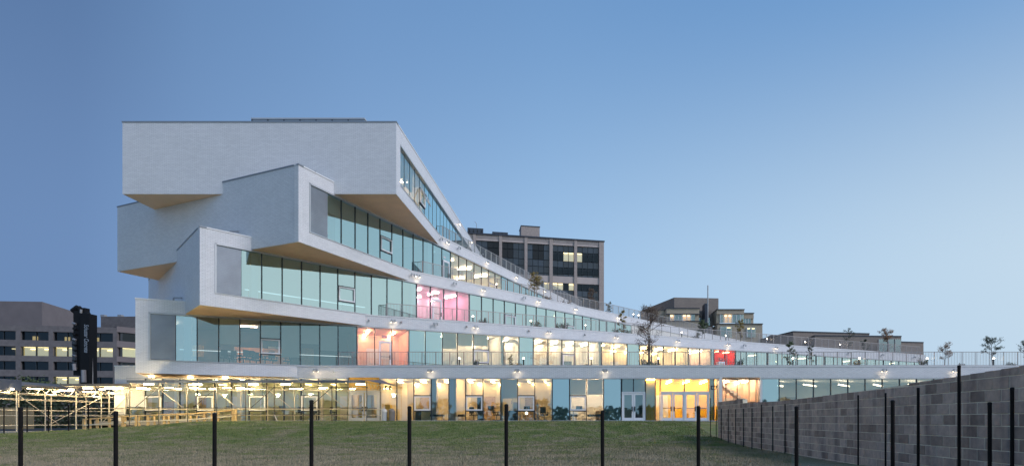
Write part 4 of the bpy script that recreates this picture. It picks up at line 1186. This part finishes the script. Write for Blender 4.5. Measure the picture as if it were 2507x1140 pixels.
def scaffold_left():
    r_ = thing('scaffold_walkway', T3(-43, 49, -.93), 'galvanised scaffold walkway with lattice trusses running back at the far left, before the dark yard', 'scaffold')
    Xa, Xb = -42.5, -44.6
    ysl = [40.2, 42.6, 45.1, 47.5, 50.4, 53.9, 56.5]
    for y in ysl:
        for X_ in (Xa, Xb):
            MB().tube((X_, y + (2.2 if X_ == Xb else 0) * 0, -1.0), (X_, y, 2.15), .042, n=7).build('standard', 'scaf', r_)
        MB().tube((Xa, y, 1.95), (Xb, y, 1.95), .03, n=5).build('transom', 'scaf', r_)
    for X_ in (Xa, Xb):
        for z_, rr in ((1.98, .035), (1.55, .026), (.72, .026), (.30, .03), (-.45, .026)):
            MB().tube((X_, ysl[0], z_), (X_, ysl[-1], z_), rr, n=6).build('ledger', 'scaf', r_)
    tr = MB()
    tr.tube((Xa, ysl[1], 2.42), (Xa, ysl[-1], 2.42), .03, n=5)
    y = ysl[1]; k = 0
    while y < ysl[-1] - .35:
        tr.tube((Xa, y, 2.0 if k % 2 else 2.42), (Xa, y + .38, 2.42 if k % 2 else 2.0), .022, n=4); y += .38; k += 1
    tr.build('truss', 'scaf', r_)
    MB().tube((Xa - .04, 45.1, 1.95), (Xa - .04, 48.8, -.4), .03, n=6).build('brace', 'scaf', r_)
    MB().tube((Xa - .04, 47.9, -.4), (Xa - .04, 53.0, 1.9), .03, n=6).build('brace', 'scaf', r_)
    MB().tube((Xa - .04, 54.0, -.1), (Xa - .04, 57.5, 1.4), .03, n=6).build('brace', 'scaf', r_)
    rf = MB()
    rf.face([(Xa + .3, 45.4, 2.52), (Xa + .3, 57, 2.52), (Xb - .3, 57, 3.0), (Xb - .3, 45.4, 3.0)])
    rf.face([(Xa + .3, 45.4, 2.50), (Xa + .3, 57, 2.50), (Xa + .3, 57, 2.62), (Xa + .3, 45.4, 2.62)])
    rf.build('tarpaulin_roof', 'tarpl', r_)
    MB().box(Xb - 1.5, Xa + .3, 40.0, 45.2, 2.15, 2.95).build('tarpaulin_bundle', 'tarp', r_)
    for y in (44.4, 48.2, 52.6):
        work_lamp(Xa + .25, y, 2.1, 65, r_)
    for y in (46.5, 49.3, 51.6, 54.4):
        MB().box(Xa - .5, Xa - .1, y, y + .9, 2.36, 2.42).build('work_light', 'lit_s', r_)
scaffold_left()
# link between the two walkways, across the corner
lk = thing('scaffold_walkway', T3(-39, 44, -.6), 'short lit scaffold section between the two walkways, with braces before the white panel', 'scaffold')
Yk = 44.8
xk = [(px - CX) / F * Yk for px in (186, 248, 267, 318)]
for x in xk: MB().tube((x, Yk, -.9), (x, Yk, 2.1), .036, n=7).build('standard', 'scaf', lk)
for z_ in (1.9, 1.2 * 0 + .82, .33): MB().tube((xk[0], Yk, z_), (xk[-1], Yk, z_), .028, n=6).build('ledger', 'scaf', lk)
tr = MB(); x = xk[0]; k = 0
tr.tube((xk[0], Yk, 2.35), (xk[-1] + 1, Yk, 2.35), .022, n=5)
while x < xk[-1]: tr.tube((x, Yk, 1.95 if k % 2 else 2.35), (x + .33, Yk, 2.35 if k % 2 else 1.95), .015, n=4); x += .33; k += 1
tr.build('truss', 'scaf', lk)
MB().tube((xk[1], Yk - .05, -.35), (xk[3], Yk - .05, 1.9), .028, n=6).build('brace', 'scaf', lk)
MB().box(xk[0] - .2, xk[-1] + 1, 43.6, 45.2, 2.40, 2.58).build('tarpaulin_roof', 'tarpl', lk)
for x in (xk[0] + 1.5, xk[1] + 1.2, xk[3] - .3, xk[3] + 1.4): MB().box(x - .32, x + .32, 44.0, 44.12, 2.26, 2.31).build('work_light', 'lit_s', lk)
for x in (xk[0] + .4, xk[2] + .2): work_lamp(x, 43.9, 2.05, 60, lk)
# pale hoarding board lit by the lamps
bd = thing('hoarding_board', T3(-35.3, 45.1, -.5), 'bright white hoarding board beside the leftmost ground floor window', 'board')
MB().box((281 - CX) / F * 45.1, (308 - CX) / F * 45.1, 45.05, 45.15, -.6, 2.0).build('board', 'white', bd)
# timber barrier
tbx = thing('timber_barrier', T3(-33, 43.2, -.7), 'raw pine post-and-rail barrier climbing along the lawn edge under the scaffold', 'barrier')
def tz(px): return (HY - np.interp(px, [205, 300, 400, 470, 575, 640], [1024, 1017, 1012, 1010, 1001, 1001])) / F * 43.2
pp = [205, 221, 238, 268, 300, 306, 333, 341, 362, 378, 402, 413, 434, 466, 482, 500, 518, 534, 570, 577]
for px in pp:
    X = (px - CX) / F * 43.2; zt = float(tz(px)); wd = .05 if px in (306, 341, 378, 413, 482, 518, 221) else .085
    MB().box(X - wd, X + wd, 43.17, 43.24, float(crest(X)) - .3, zt).build('timber_post', 'wood', tbx)
for a, b in zip(pp, pp[1:]):
    if b - a < 10: continue
    Xa, Xb = (a - CX) / F * 43.2, (b - CX) / F * 43.2
    for dz in (0, -.42):
        za, zc_ = float(tz(a)) + dz, float(tz(b)) + dz
        q = MB(); q.face([(Xa, 43.12, za), (Xb, 43.12, zc_), (Xb, 43.12, zc_ - .09), (Xa, 43.12, za - .09)]); q.face([(Xa, 43.12, za), (Xb, 43.12, zc_), (Xb, 43.16, zc_), (Xa, 43.16, za)])
        q.face([(Xa, 43.16, za), (Xb, 43.16, zc_), (Xb, 43.16, zc_ - .09), (Xa, 43.16, za - .09)])
        q.build('timber_rail', 'wood' if dz == 0 else 'scaf', tbx)

# ------------------------------------------------------------------ concrete pump boom
bm = thing('pump_boom', T3((200 - CX) / F * 68, 68, -.9), 'tall black folded concrete pump boom with white script lettering standing in the yard', 'pump boom')
def bx(px0, px1, y0, y1, ya, yb, m_='black', name='boom_section', par=bm):
    return MB().box((px0 - CX) / F * 68, (px1 - CX) / F * 68, 68 + ya, 68 + yb, (HY - y1) / F * 68, (HY - y0) / F * 68).build(name, m_, par)
bx(179.5, 198, 760, 918, 0, .8); bx(200, 222, 768, 952, -.2, .9); bx(186, 204, 752, 790, .2, .9); bx(186, 200, 905, 916, .1, .7)
def ctube(px0, y0, px1, y1, r_, d_, m_='black', nm_='hose'):
    a = P(px0, y0, 68 + d_); b = P(px1, y1, 68 + d_); MB().tube(a, b, r_, r_, 8).build(nm_, m_, bm)
ctube(224, 775, 226, 945, .10, .3, 'rail_w', 'pipe'); ctube(179, 762, 192, 752, .35, .4, 'black', 'elbow'); ctube(192, 752, 202, 764, .28, .4, 'black', 'elbow'); ctube(198, 766, 199, 757, .12, .1, 'rail_w', 'elbow')
ctube(205, 905, 206, 935, .25, -.3, 'rail', 'cylinder'); ctube(182, 835, 184, 905, .22, -.1, 'dark', 'hose'); ctube(181, 890, 183, 906, .18, -.3, 'rail', 'clamp'); ctube(203, 772, 218, 768, .3, .1, 'black', 'elbow')
for k in range(9):
    ctube(178 + (k % 2), 790 + k * 13, 186, 793 + k * 13, .13, -.2, 'rail' if k % 3 == 0 else 'black', 'hinge')
cu = bpy.data.curves.new('boom_text', 'FONT'); cu.body = 'Schuster Concrete'; cu.size = .98; cu.shear = .35; cu.extrude = .01; cu.offset = .012
cu.materials.append(mat('pale_lettering', (.32, .36, .40), .6)); cu.align_y = 'CENTER'
pt = P(211, 793, 67.76)
lt = link('lettering', text_mesh(cu), bm, Matrix.Translation(pt) @ Matrix.Rotation(R(90), 4, 'X') @ Matrix.Rotation(R(-90), 4, 'Z') @ Matrix.Diagonal((.42, .72, 1, 1)))

# ------------------------------------------------------------------ background buildings
def facade(name, label, A, B, depth, cat='building'):
    """thing at A with a local frame: x along A->B, y into the building, z up"""
    A = Vector(A); B = Vector(B); ang = math.atan2(B.y - A.y, B.x - A.x)
    Wm = Matrix.Translation((A.x, A.y, 0)) @ Matrix.Rotation(ang, 4, 'Z')
    r_ = thing(name, Wm, label, cat)
    def tloc(px):
        u = (B - A).normalized(); k = (px - CX) / F
        return (A.y * k - A.x) / (u.x - u.y * k)
    return r_, Wm, tloc, (B - A).length

def glow(k_, c, e):
    b = next(n for n in M[k_].node_tree.nodes if n.type == 'BSDF_PRINCIPLED'); b.inputs['Emission Color'].default_value = (*c, 1); b.inputs['Emission Strength'].default_value = e
# office tower behind the bars
tw, wt, tt, Lt = facade('office_tower', 'dark-glazed office tower with beige piers rising behind the terraces', P(1100, 570, 132.9).xy.to_3d(), P(1478, 590, 140).xy.to_3d(), 25)
ztop = (HY - 590) / F * 140
def zt_(y, Y=140): return (HY - y) / F * Y
MB().box(0, Lt, .6, 24, -1.4, ztop - .1).build('core', 'dark', tw, wt)
edges = [1158, 1165, 1222, 1229, 1284, 1291, 1345, 1353, 1405.5, 1412.5, 1466.5, 1478]
for i in range(0, 12, 2):
    MB().box(tt(edges[i]), tt(edges[i + 1]), -.25, .6, -1.4, ztop - .25).build('pier', 'stone_p', tw, wt)
bz = [(zt_(606), ztop - .25, 'fascia'), (zt_(697), zt_(681), 'spandrel'), (-1.4, zt_(775), 'spandrel')]
lo_ = [0] + [tt(edges[i + 1]) for i in range(0, 10, 2)]
hi_ = [tt(edges[i]) for i in range(0, 12, 2)]
for a, b in zip(lo_, hi_):
    for z0, z1, nm_ in bz:
        MB().box(a, b, 0, .6, z0, z1).build(nm_, 'stone', tw, wt)
    MB().box(a, b, -.05, -.001, zt_(600.5), zt_(600.0)).build('groove', 'roofm', tw, wt)
MB().box(-.1, Lt + .15, -.4, 24, ztop - .249, ztop).build('roof_edge', 'roofm', tw, wt)
MB().box(Lt - .02, Lt + .1, .61, 24, -1.4, ztop - .26).build('side_wall', 'stone_p', tw, wt)
M['tw_dark'] = mat('spandrel_glass', (.022, .034, .052), .12, 0, .3, .3, rnd=.4, spec=.8)
M['tw_blk'] = mat('black_glass', (.006, .006, .008), .3, 0, .3)
M['tw_lit'] = mat('glowing_room_paint', (.75, .66, .45), .9)
glow('tw_lit', (1, .80, .45), .55)  # room backing glows in place of the lamp light filling it
rowsA = [606, 621.5, 643, 659, 675, 681]; rowsB = [697, 713, 728, 744, 760, 775]
litp = {(4, 1): 1, (4, 6): 2, (5, 1): 1}
for bi, (a, b) in enumerate(zip(lo_, hi_)):
    nc = 4 if bi else 3
    for c in range(nc):
        x0 = a + (b - a) * c / nc; x1 = a + (b - a) * (c + 1) / nc
        for ri, (ya, yb) in enumerate(list(zip(rowsA, rowsA[1:])) + list(zip(rowsB, rowsB[1:]))):
            lit = (bi == 4 and ri == 1 and c in (2, 3)) or (bi == 5 and ri == 1 and c == 0) or (bi == 4 and ri == 5 and c in (0, 1, 3)) or (bi == 3 and ri == 5 and c == 3)
            dim = (ri in (1, 3) and bi >= 4) or (ri == 5 and bi >= 3)
            blk = (ri in (0, 1)) and ((bi == 1 and c in (2, 3)) or (bi == 2 and c in (0, 1)) or (bi == 3 and c in (1, 2)))
            z0, z1 = zt_(yb) + .06, zt_(ya) - .06
            if lit or dim:
                fz = MB().box(x0 - .04, x0 + .04, .1, .5, z0 - .06, z1 + .06).build('window', 'dark', tw, wt)
                MB().face([(x0 + .04, .3, z0), (x1 - .04, .3, z0), (x1 - .04, .3, z1), (x0 + .04, .3, z1)]).build('pane', 'glass_dk' if not lit else 'glass', fz, wt)
                MB().box(x0, x1, .56, .59, z0, z1).build('window_back', 'tw_lit' if lit else 'concl', fz, wt)
                if lit: MB().box(x0 + .1, x1 - .1, .40, .52, z1 - .12, z1 - .04).build('ceiling_light', 'litwin', fz, wt)
            else:
                MB().box(x0 + .05, x1 - .05, .32, .40, z0, z1).build('glass_panel', 'tw_blk' if blk else 'tw_dark', tw, wt)
# rooftop units
for px0, px1, y0, y1, yy in ((1145, 1184.5, 558, 571, 3), (1207, 1246, 564, 573.5, 3)):
    t0, t1 = tt(px0), tt(px1); z0 = ztop; z1 = zt_(y0, 137)
    un = thing('cooling_unit', wt @ Matrix.Translation((t0, yy, z0)), 'grey rooftop cooling unit with dark fan openings, %s' % ('left one, with an antenna' if px0 == 1145 else 'right one, beside a concrete box'), 'cooling unit', 'rooftop cooling units on the office tower')
    MB().box(t0, t1, yy, yy + 3, z0, z1).build('casing', 'roofm', un, wt)
    nn = 4
    for k in range(nn):
        xx = t0 + (t1 - t0) * (k + .5) / nn
        MB().face([(xx - .45, yy - .02, z0 + .1), (xx + .45, yy - .02, z0 + .1), (xx, yy - .02, z1 - .2)]).build('fan_opening', 'tw_blk', un, wt)
    if px0 == 1145: MB().tube((t0 + 2, yy + .5, z1), (t0 + 2, yy + .5, z1 + 1.2), .05).tube((t0 + 2, yy + .5, z1 + 1.2), (t0 + 1.6, yy + .5, z1 + 1.6), .05).build('antenna', 'rail', un, wt)
ub = thing('rooftop_box', wt @ Matrix.Translation((tt(1280), 4, ztop)), 'plain concrete plant box on the office tower roof', 'plant box')
MB().box(tt(1278), tt(1324), 2, 6, ztop, zt_(556, 139)).build('box', 'stone_p', ub, wt)
MB().box(tt(1278) - .1, tt(1324) + .1, 1.9, 6.1, zt_(556, 139), zt_(556, 139) + .15).build('lid', 'roofm', ub, wt)

# apartment block
YA = 130.
def za(y): return (HY - y) / F * YA
def xa(px): return (px - CX) / F * YA
ap = thing('apartment_block', T3(xa(1730), YA, -1.4), 'tan brick apartment block with stepped bays and lit top-floor windows', 'apartment building')
def ab(x0, x1, y0, y1, d0, d1, m_='tanb', nm_='wall', par=ap):
    return MB().box(xa(x0), xa(x1), YA + d0, YA + d1, za(y1), za(y0)).build(nm_, m_, par)
MB().prism([(xa(1659), YA + 5), (xa(1774), YA + 6), (xa(1774), YA + 22), (xa(1590), YA + 22)], za(775), za(716)).build('penthouse', 'brnb', ap)
MB().prism([(xa(1590), YA + 12), (xa(1632), YA + 2.2), (xa(1712), YA + 2.2), (xa(1712), YA + 20), (xa(1590), YA + 20)], -1.4, za(772)).build('wall', 'tanb', ap)
ab(1632, 1712, 754, 768, 0, 8); ab(1600, 1634, 752, 771, 3, 9); ab(1632, 1640, 768, 787, .4, 4); ab(1702, 1712, 768, 787, .4, 4)
ab(1712, 1755, 752, 850, 4, 10, 'brnb'); ab(1755, 1822, 757, 768, 0, 8); ab(1822, 1850, 763, 776, 1.5, 8); ab(1755, 1763, 768, 790, .4, 4); ab(1843, 1850, 776, 792, 1.7, 4)
ab(1628, 1712, 787, 830, -1, 8); ab(1755, 1865, 793, 845, -.5, 9); ab(1590, 1632, 790, 830, 3, 9)
ab(1728, 1736, 740, 860, 1, 4, 'roofm', 'chimney_stack'); MB().tube((xa(1733), YA, za(790)), (xa(1733), YA, za(698)), .12).build('flag_pole', 'rail_w', ap)
for x0, x1, y, d0 in ((1600, 1634, 752, 2.8), (1632, 1712, 754, -.2), (1755, 1822, 757, -.2), (1822, 1850, 763, 1.3), (1628, 1712, 787, -1.2), (1755, 1865, 793, -.7), (1632, 1712, 768, -.1)):
    ab(x0 - 1, x1 + 1, y - .8, y + .8, d0, d0 + .4 + 6 * (y < 767), 'roofm', 'cornice')
def awin(x0, x1, y0, y1, d, nc, litset=()):
    for c in range(nc):
        a = x0 + (x1 - x0) * c / nc; b = x0 + (x1 - x0) * (c + 1) / nc
        f_ = MB().box(xa(a), xa(a) + .12, YA + d - .1, YA + d + .3, za(y1), za(y0)).build('window', 'cap', ap)
        MB().face([(xa(a) + .12, YA + d, za(y1)), (xa(b), YA + d, za(y1)), (xa(b), YA + d, za(y0)), (xa(a) + .12, YA + d, za(y0))]).build('pane', 'glass', f_)
        lit = c in litset
        MB().box(xa(a), xa(b), YA + d + .5, YA + d + .55, za(y1), za(y0)).build('curtain' if not lit else 'window_back', 'blind' if not lit else 'salmon', f_)
        if lit: MB().box(xa(a) + .2, xa(b) - .2, YA + d + .2, YA + d + .4, za(y0) - .3, za(y0) - .15).build('ceiling_light', 'litwin', f_)
M['salmon'] = mat('glowing_curtain', (.80, .50, .28), .8)
glow('salmon', (1, .62, .30), .55)  # backing of lit flats glows to stand in for their lamplight
awin(1640, 1702, 768.8, 786, .2, 6, (0, 3, 4)); awin(1763, 1822, 768.8, 788, .2, 6, (1, 2)); awin(1822, 1843, 776.5, 791, 1.6, 3); awin(1716, 1727, 770, 790, 3.8, 1); awin(1738, 1748, 770, 790, 3.8, 1)
awin(1762, 1790, 800, 826, -.7, 2, (1,)); awin(1826, 1848, 802, 826, -.7, 2, (0, 1))
for px in (1628, 1640, 1660, 1690, 1708): pass

# long low building at right
YL = 118.
def zl(y): return (HY - y) / F * YL
def xl(px): return (px - CX) / F * YL
lw_ = thing('brick_building', T3(xl(2060), YL, -1.4), 'long low grey-brown brick building on the skyline at right', 'building')
MB().prism([(xl(1884), YL + 18), (xl(1942), YL), (xl(2146), YL + 3), (xl(2146), YL + 20)], -1.4, zl(812)).build('wall', 'brnb', lw_)
MB().prism([(xl(1985), YL - 2), (xl(2200), YL - 1), (xl(2200), YL + 14), (xl(1985), YL + 14)], -1.4, zl(825.5)).build('wall', 'brnb', lw_)
MB().prism([(xl(2200) + .01, YL - .5), (xl(2264.5), YL + .5), (xl(2264.5), YL + 14), (xl(2200) + .01, YL + 14)], -1.4, zl(838)).build('wall', 'brnb', lw_)
for pl, y in (([(xl(1884), YL + 18), (xl(1942), YL), (xl(2146), YL + 3), (xl(2146), YL + 20)], 812), ([(xl(1985), YL - 2), (xl(2200), YL - 1), (xl(2200), YL + 14), (xl(1985), YL + 14)], 825.5), ([(xl(2200) + .01, YL - .5), (xl(2264.5), YL + .5), (xl(2264.5), YL + 14), (xl(2200) + .01, YL + 14)], 838)):
    cx = sum(p[0] for p in pl) / 4; cy = sum(p[1] for p in pl) / 4
    MB().prism([(cx + (p[0] - cx) * 1.004, cy + (p[1] - cy) * 1.01) for p in pl], zl(y) + .002, zl(y) + .2).build('cornice', 'roofm', lw_)
for k, (a, b) in enumerate(((2137, 2160), (2160, 2176), (2176, 2192))):
    f_ = MB().box(xl(a), xl(a) + .12, YL - 2.3, YL - 1.9, zl(868), zl(833)).build('window', 'rail', lw_)
    MB().face([(xl(a) + .12, YL - 2.15, zl(868)), (xl(b), YL - 2.15, zl(868)), (xl(b), YL - 2.15, zl(833)), (xl(a) + .12, YL - 2.15, zl(833))]).build('pane', 'glass', f_)
MB().box(xl(1912), xl(1926), YL + 6, YL + 9, zl(812), zl(808)).build('roof_vent', 'roofm', lw_)

# concrete office at left
A0 = P(-120, 0, 126); B0 = P(286, 0, 131.5)
co, wc, tcx, Lc = facade('concrete_office', 'grey precast concrete office block at left with strips of lit windows', A0.xy.to_3d(), B0.xy.to_3d(), 20)
def zc(y, Y=129): return (HY - y) / F * Y
MB().box(-5, Lc, .9, 20, -1.4, zc(797, 130)).build('core', 'conc', co, wc)
rows = [(797, 811), (832.5, 848), (870.5, 884), (905, 921), (941, 1030)]
for ya, yb in rows:
    MB().box(-5, Lc, 0, .9, zc(yb), zc(ya)).build('spandrel', 'conc', co, wc)
M['office_glow'] = mat('glowing_office_wall', (.62, .56, .30), .9)
glow('office_glow', (1, .78, .30), .42)  # back wall given a warm glow standing for the room light
wrow = [(811, 832.5), (848, 870.5), (884, 905), (921, 941)]
piers = [-120, -112, -40, -30, 38.5, 50.5, 119, 130, 193, 205, 276.5, 286]
for i in range(0, 12, 2):
    for ya, yb in wrow:
        MB().box(tcx(piers[i]), tcx(piers[i + 1]), -.02 if i else .02, .9, zc(yb) + .002, zc(ya) - .002).build('pier', 'conc', co, wc)
for bi in range(5):
    a, b = tcx(piers[2 * bi + 1]), tcx(piers[2 * bi + 2])
    for ri, (ya, yb) in enumerate(wrow):
        for c in range(2):
            x0 = a + (b - a) * c / 2; x1 = a + (b - a) * (c + 1) / 2; z0, z1 = zc(yb), zc(ya)
            lit = (ri == 1 and bi >= 2) or (ri == 3 and bi == 3)
            semi = (ri == 1 and bi == 1 and c == 1)
            f_ = MB().box(x0 - .06, x0 + .06, .4, .8, z0, z1).build('window', 'dark', co, wc)
            MB().face([(x0 + .06, .6, z0), (x1 - .06, .6, z0), (x1 - .06, .6, z1), (x0 + .06, .6, z1)]).build('pane', 'glass' if lit else 'glass_dk', f_, wc)
            if lit or semi:
                MB().box(x0 + (0 if lit else 2.4), x1 - (.3 if lit else .6), .84, .88, z0, z1 - (0 if lit else .3)).build('window_back', 'office_glow', f_, wc)
                MB().box(x0 + 1.4, x0 + 2.3, .66, .78, z1 - .55, z1 - .42).build('ceiling_light', 'litwin', f_, wc)
                if lit: MB().box(x0 + .2, x1 - .2, .66, .82, z1 - .09, z1 - .03).build('ceiling_light', emit('office_strip_lamp', (1, .82, .40), 2.5) if 'office_strip_lamp' not in bpy.data.materials else bpy.data.materials['office_strip_lamp'], f_, wc)
            elif (bi, ri, c) in ((2, 0, 0), (3, 0, 0), (4, 0, 0)):
                MB().box(x0 + 1.8, x0 + 2.8, .64, .70, z0 + .1, z0 + .9).build('desk_lamp', emit('desk_lamp_glow', (1, .72, .3), 1.6) if 'desk_lamp_glow' not in bpy.data.materials else bpy.data.materials['desk_lamp_glow'], f_, wc)
# angled right wing and blank upper storey
cor = B0.xy.to_3d()
sw_ = MB()
e2 = Vector((math.cos(R(52)), math.sin(R(52)), 0))
w_e = Matrix.Translation(cor) @ Matrix.Rotation(R(52), 4, 'Z')
for ya, yb in rows:
    MB().box(0, 22, .0, .9, zc(yb, 131), zc(ya, 131)).build('spandrel', 'concl', co, w_e)
MB().box(0, 22, 1., 8, -1.4, zc(797, 131)).build('core', 'tw_blk', co, w_e)
for ri, (ya, yb) in enumerate(wrow):
    for k in range(3):
        x0 = 1. + k * 5; f_ = MB().box(x0 - .3, x0 + .1, .3, .8, zc(yb, 131), zc(ya, 131)).build('window', 'dark', co, w_e)
        MB().face([(x0 + .1, .6, zc(yb, 131)), (x0 + 4.7, .6, zc(yb, 131)), (x0 + 4.7, .6, zc(ya, 131)), (x0 + .1, .6, zc(ya, 131))]).build('pane', 'glass' if ri == 1 else 'glass_dk', f_, w_e)
        if ri == 1:
            MB().box(x0, x0 + 4.7, .9, .95, zc(yb, 131), zc(ya, 131)).build('window_back', 'office_glow', f_, w_e)
            MB().box(x0 + .2, x0 + 4.4, .66, .84, zc(ya, 131) - .09, zc(ya, 131) - .03).build('ceiling_light', bpy.data.materials['office_strip_lamp'], f_, w_e)
p1 = P(-200, 0, 134); p2 = P(103, 0, 136); p3 = P(222, 0, 156); p4 = P(345, 0, 170)
def hz(y, p): return (HY - y) / F * p.y
b_ = MB()
for a, b, ya, yb in ((p1, p2, 736, 738.5), (p2, p3, 738.5, 771)):
    b_.face([(a.x, a.y, 14), (b.x, b.y, 14), (b.x, b.y, hz(738, p2)), (a.x, a.y, hz(738, p2))])
b_.face([(p1.x, p1.y, hz(738, p2)), (p2.x, p2.y, hz(738, p2)), (p3.x, p3.y, hz(738, p2)), (p1.x, p1.y + 40, hz(738, p2))])
b_.build('upper_storey', 'concl', co)
b_ = MB().box(p3.x - 3, p4.x + 6, 163, 175, 10, (HY - 774) / F * 163).build('upper_storey', 'conc', co)
for k, px in enumerate((243, 285)):
    x = (px - CX) / F * 163; MB().box(x - .5, x + .5, 164, 165, (HY - 774) / F * 163, (HY - 768) / F * 163).build('roof_vent', 'rail', co)

# tree in front of the concrete office
tr_ = thing('street_tree', T3((92 - CX) / F * 78, 78, -1.2), 'dark bushy tree in the yard below the concrete office windows', 'tree')
rs = random.Random(5); tk = MB(); lf = MB()
tk.tube((0, 0, 0), (0, 0, 4), .25, .12, 6)
for k in range(14):
    a = rs.uniform(0, 6.28); q = Vector((math.cos(a) * rs.uniform(.8, 2.6), math.sin(a) * 1.8, rs.uniform(3.2, 5.6))); tk.tube((0, 0, rs.uniform(1.2, 3)), q, .08, .03, 4)
    for j in range(330):
        c = q + Vector((rs.gauss(0, .75), rs.gauss(0, .6), rs.gauss(0, .5))); e = Vector((rs.gauss(0, 1), rs.gauss(0, 1), rs.gauss(0, 1))).normalized(); g_ = e.orthogonal().normalized(); s_ = .13
        lf.face([c - e * s_, c + g_ * s_ * .6, c + e * s_, c - g_ * s_ * .6], 0, [(0, 0)] * 4)
tk.build('trunk', 'bark', tr_, WORLD[tr_.name]); lf.build('crown', 'leaf_g', tr_, WORLD[tr_.name])

# dim yard things behind the scaffold: hedge mass and a timber hoarding
hg = thing('hedge', T3((60 - CX) / F * 66, 66, -1.), 'dark hedge mass behind the scaffold walkway at the left', 'hedge')
lf = MB(); rs = random.Random(9)
for j in range(5200):
    c = Vector((rs.uniform(-6, 12), rs.uniform(-1, 1), rs.uniform(0, 3.9) * (1 - .12 * rs.random()))); e = Vector((rs.gauss(0, 1), rs.gauss(0, 1), rs.gauss(0, 1))).normalized(); g_ = e.orthogonal().normalized(); s_ = .16
    lf.face([c - e * s_, c + g_ * s_ * .7, c + e * s_, c - g_ * s_ * .7], 0, [(0, 0)] * 4)
lf.build('foliage', 'leaf_d', hg, WORLD[hg.name])
hb = thing('timber_hoarding', T3((40 - CX) / F * 58, 58, -1), 'pale plywood hoarding behind the left scaffold', 'hoarding')
for k in range(6):
    x = (-25 + k * 18 - CX) / F * 58
    MB().box(x, x + .68, 58, 58.05, -.9, 1.15).build('plywood_sheet', 'wood', hb)

rs = random.Random(21); lf = MB()
for c_ in range(46):
    x0 = -95 + c_ * 4.3 + rs.uniform(-1.5, 1.5); h_ = rs.uniform(2.6, 5.6); r0 = rs.uniform(2., 3.6); y0 = -42 + rs.uniform(-5, 5)
    for j in range(150):
        a = rs.uniform(0, 6.283); q = rs.random() ** .5; z_ = rs.uniform(-.5, h_)
        rr = r0 * q * (1 - .6 * abs(z_ / h_ - .35))
        c = Vector((x0 + rr * math.cos(a), y0 + rr * math.sin(a), z_ - 1)); e = Vector((rs.gauss(0, 1), rs.gauss(0, 1), rs.gauss(0, 1))).normalized(); g_ = e.orthogonal().normalized(); s_ = rs.uniform(.35, .75)
        lf.face([c - e * s_, c + g_ * s_ * .8, c + e * s_, c - g_ * s_ * .8], 0, [(0, 0)] * 4)
tag(lf.build('treeline', mat('hazy_far_leaves', (.24, .29, .24), .8, 0, .2, 1)), 'far row of dark trees across the field, seen only mirrored in the glass', 'trees', kind='stuff')
scn.render.film_transparent = False
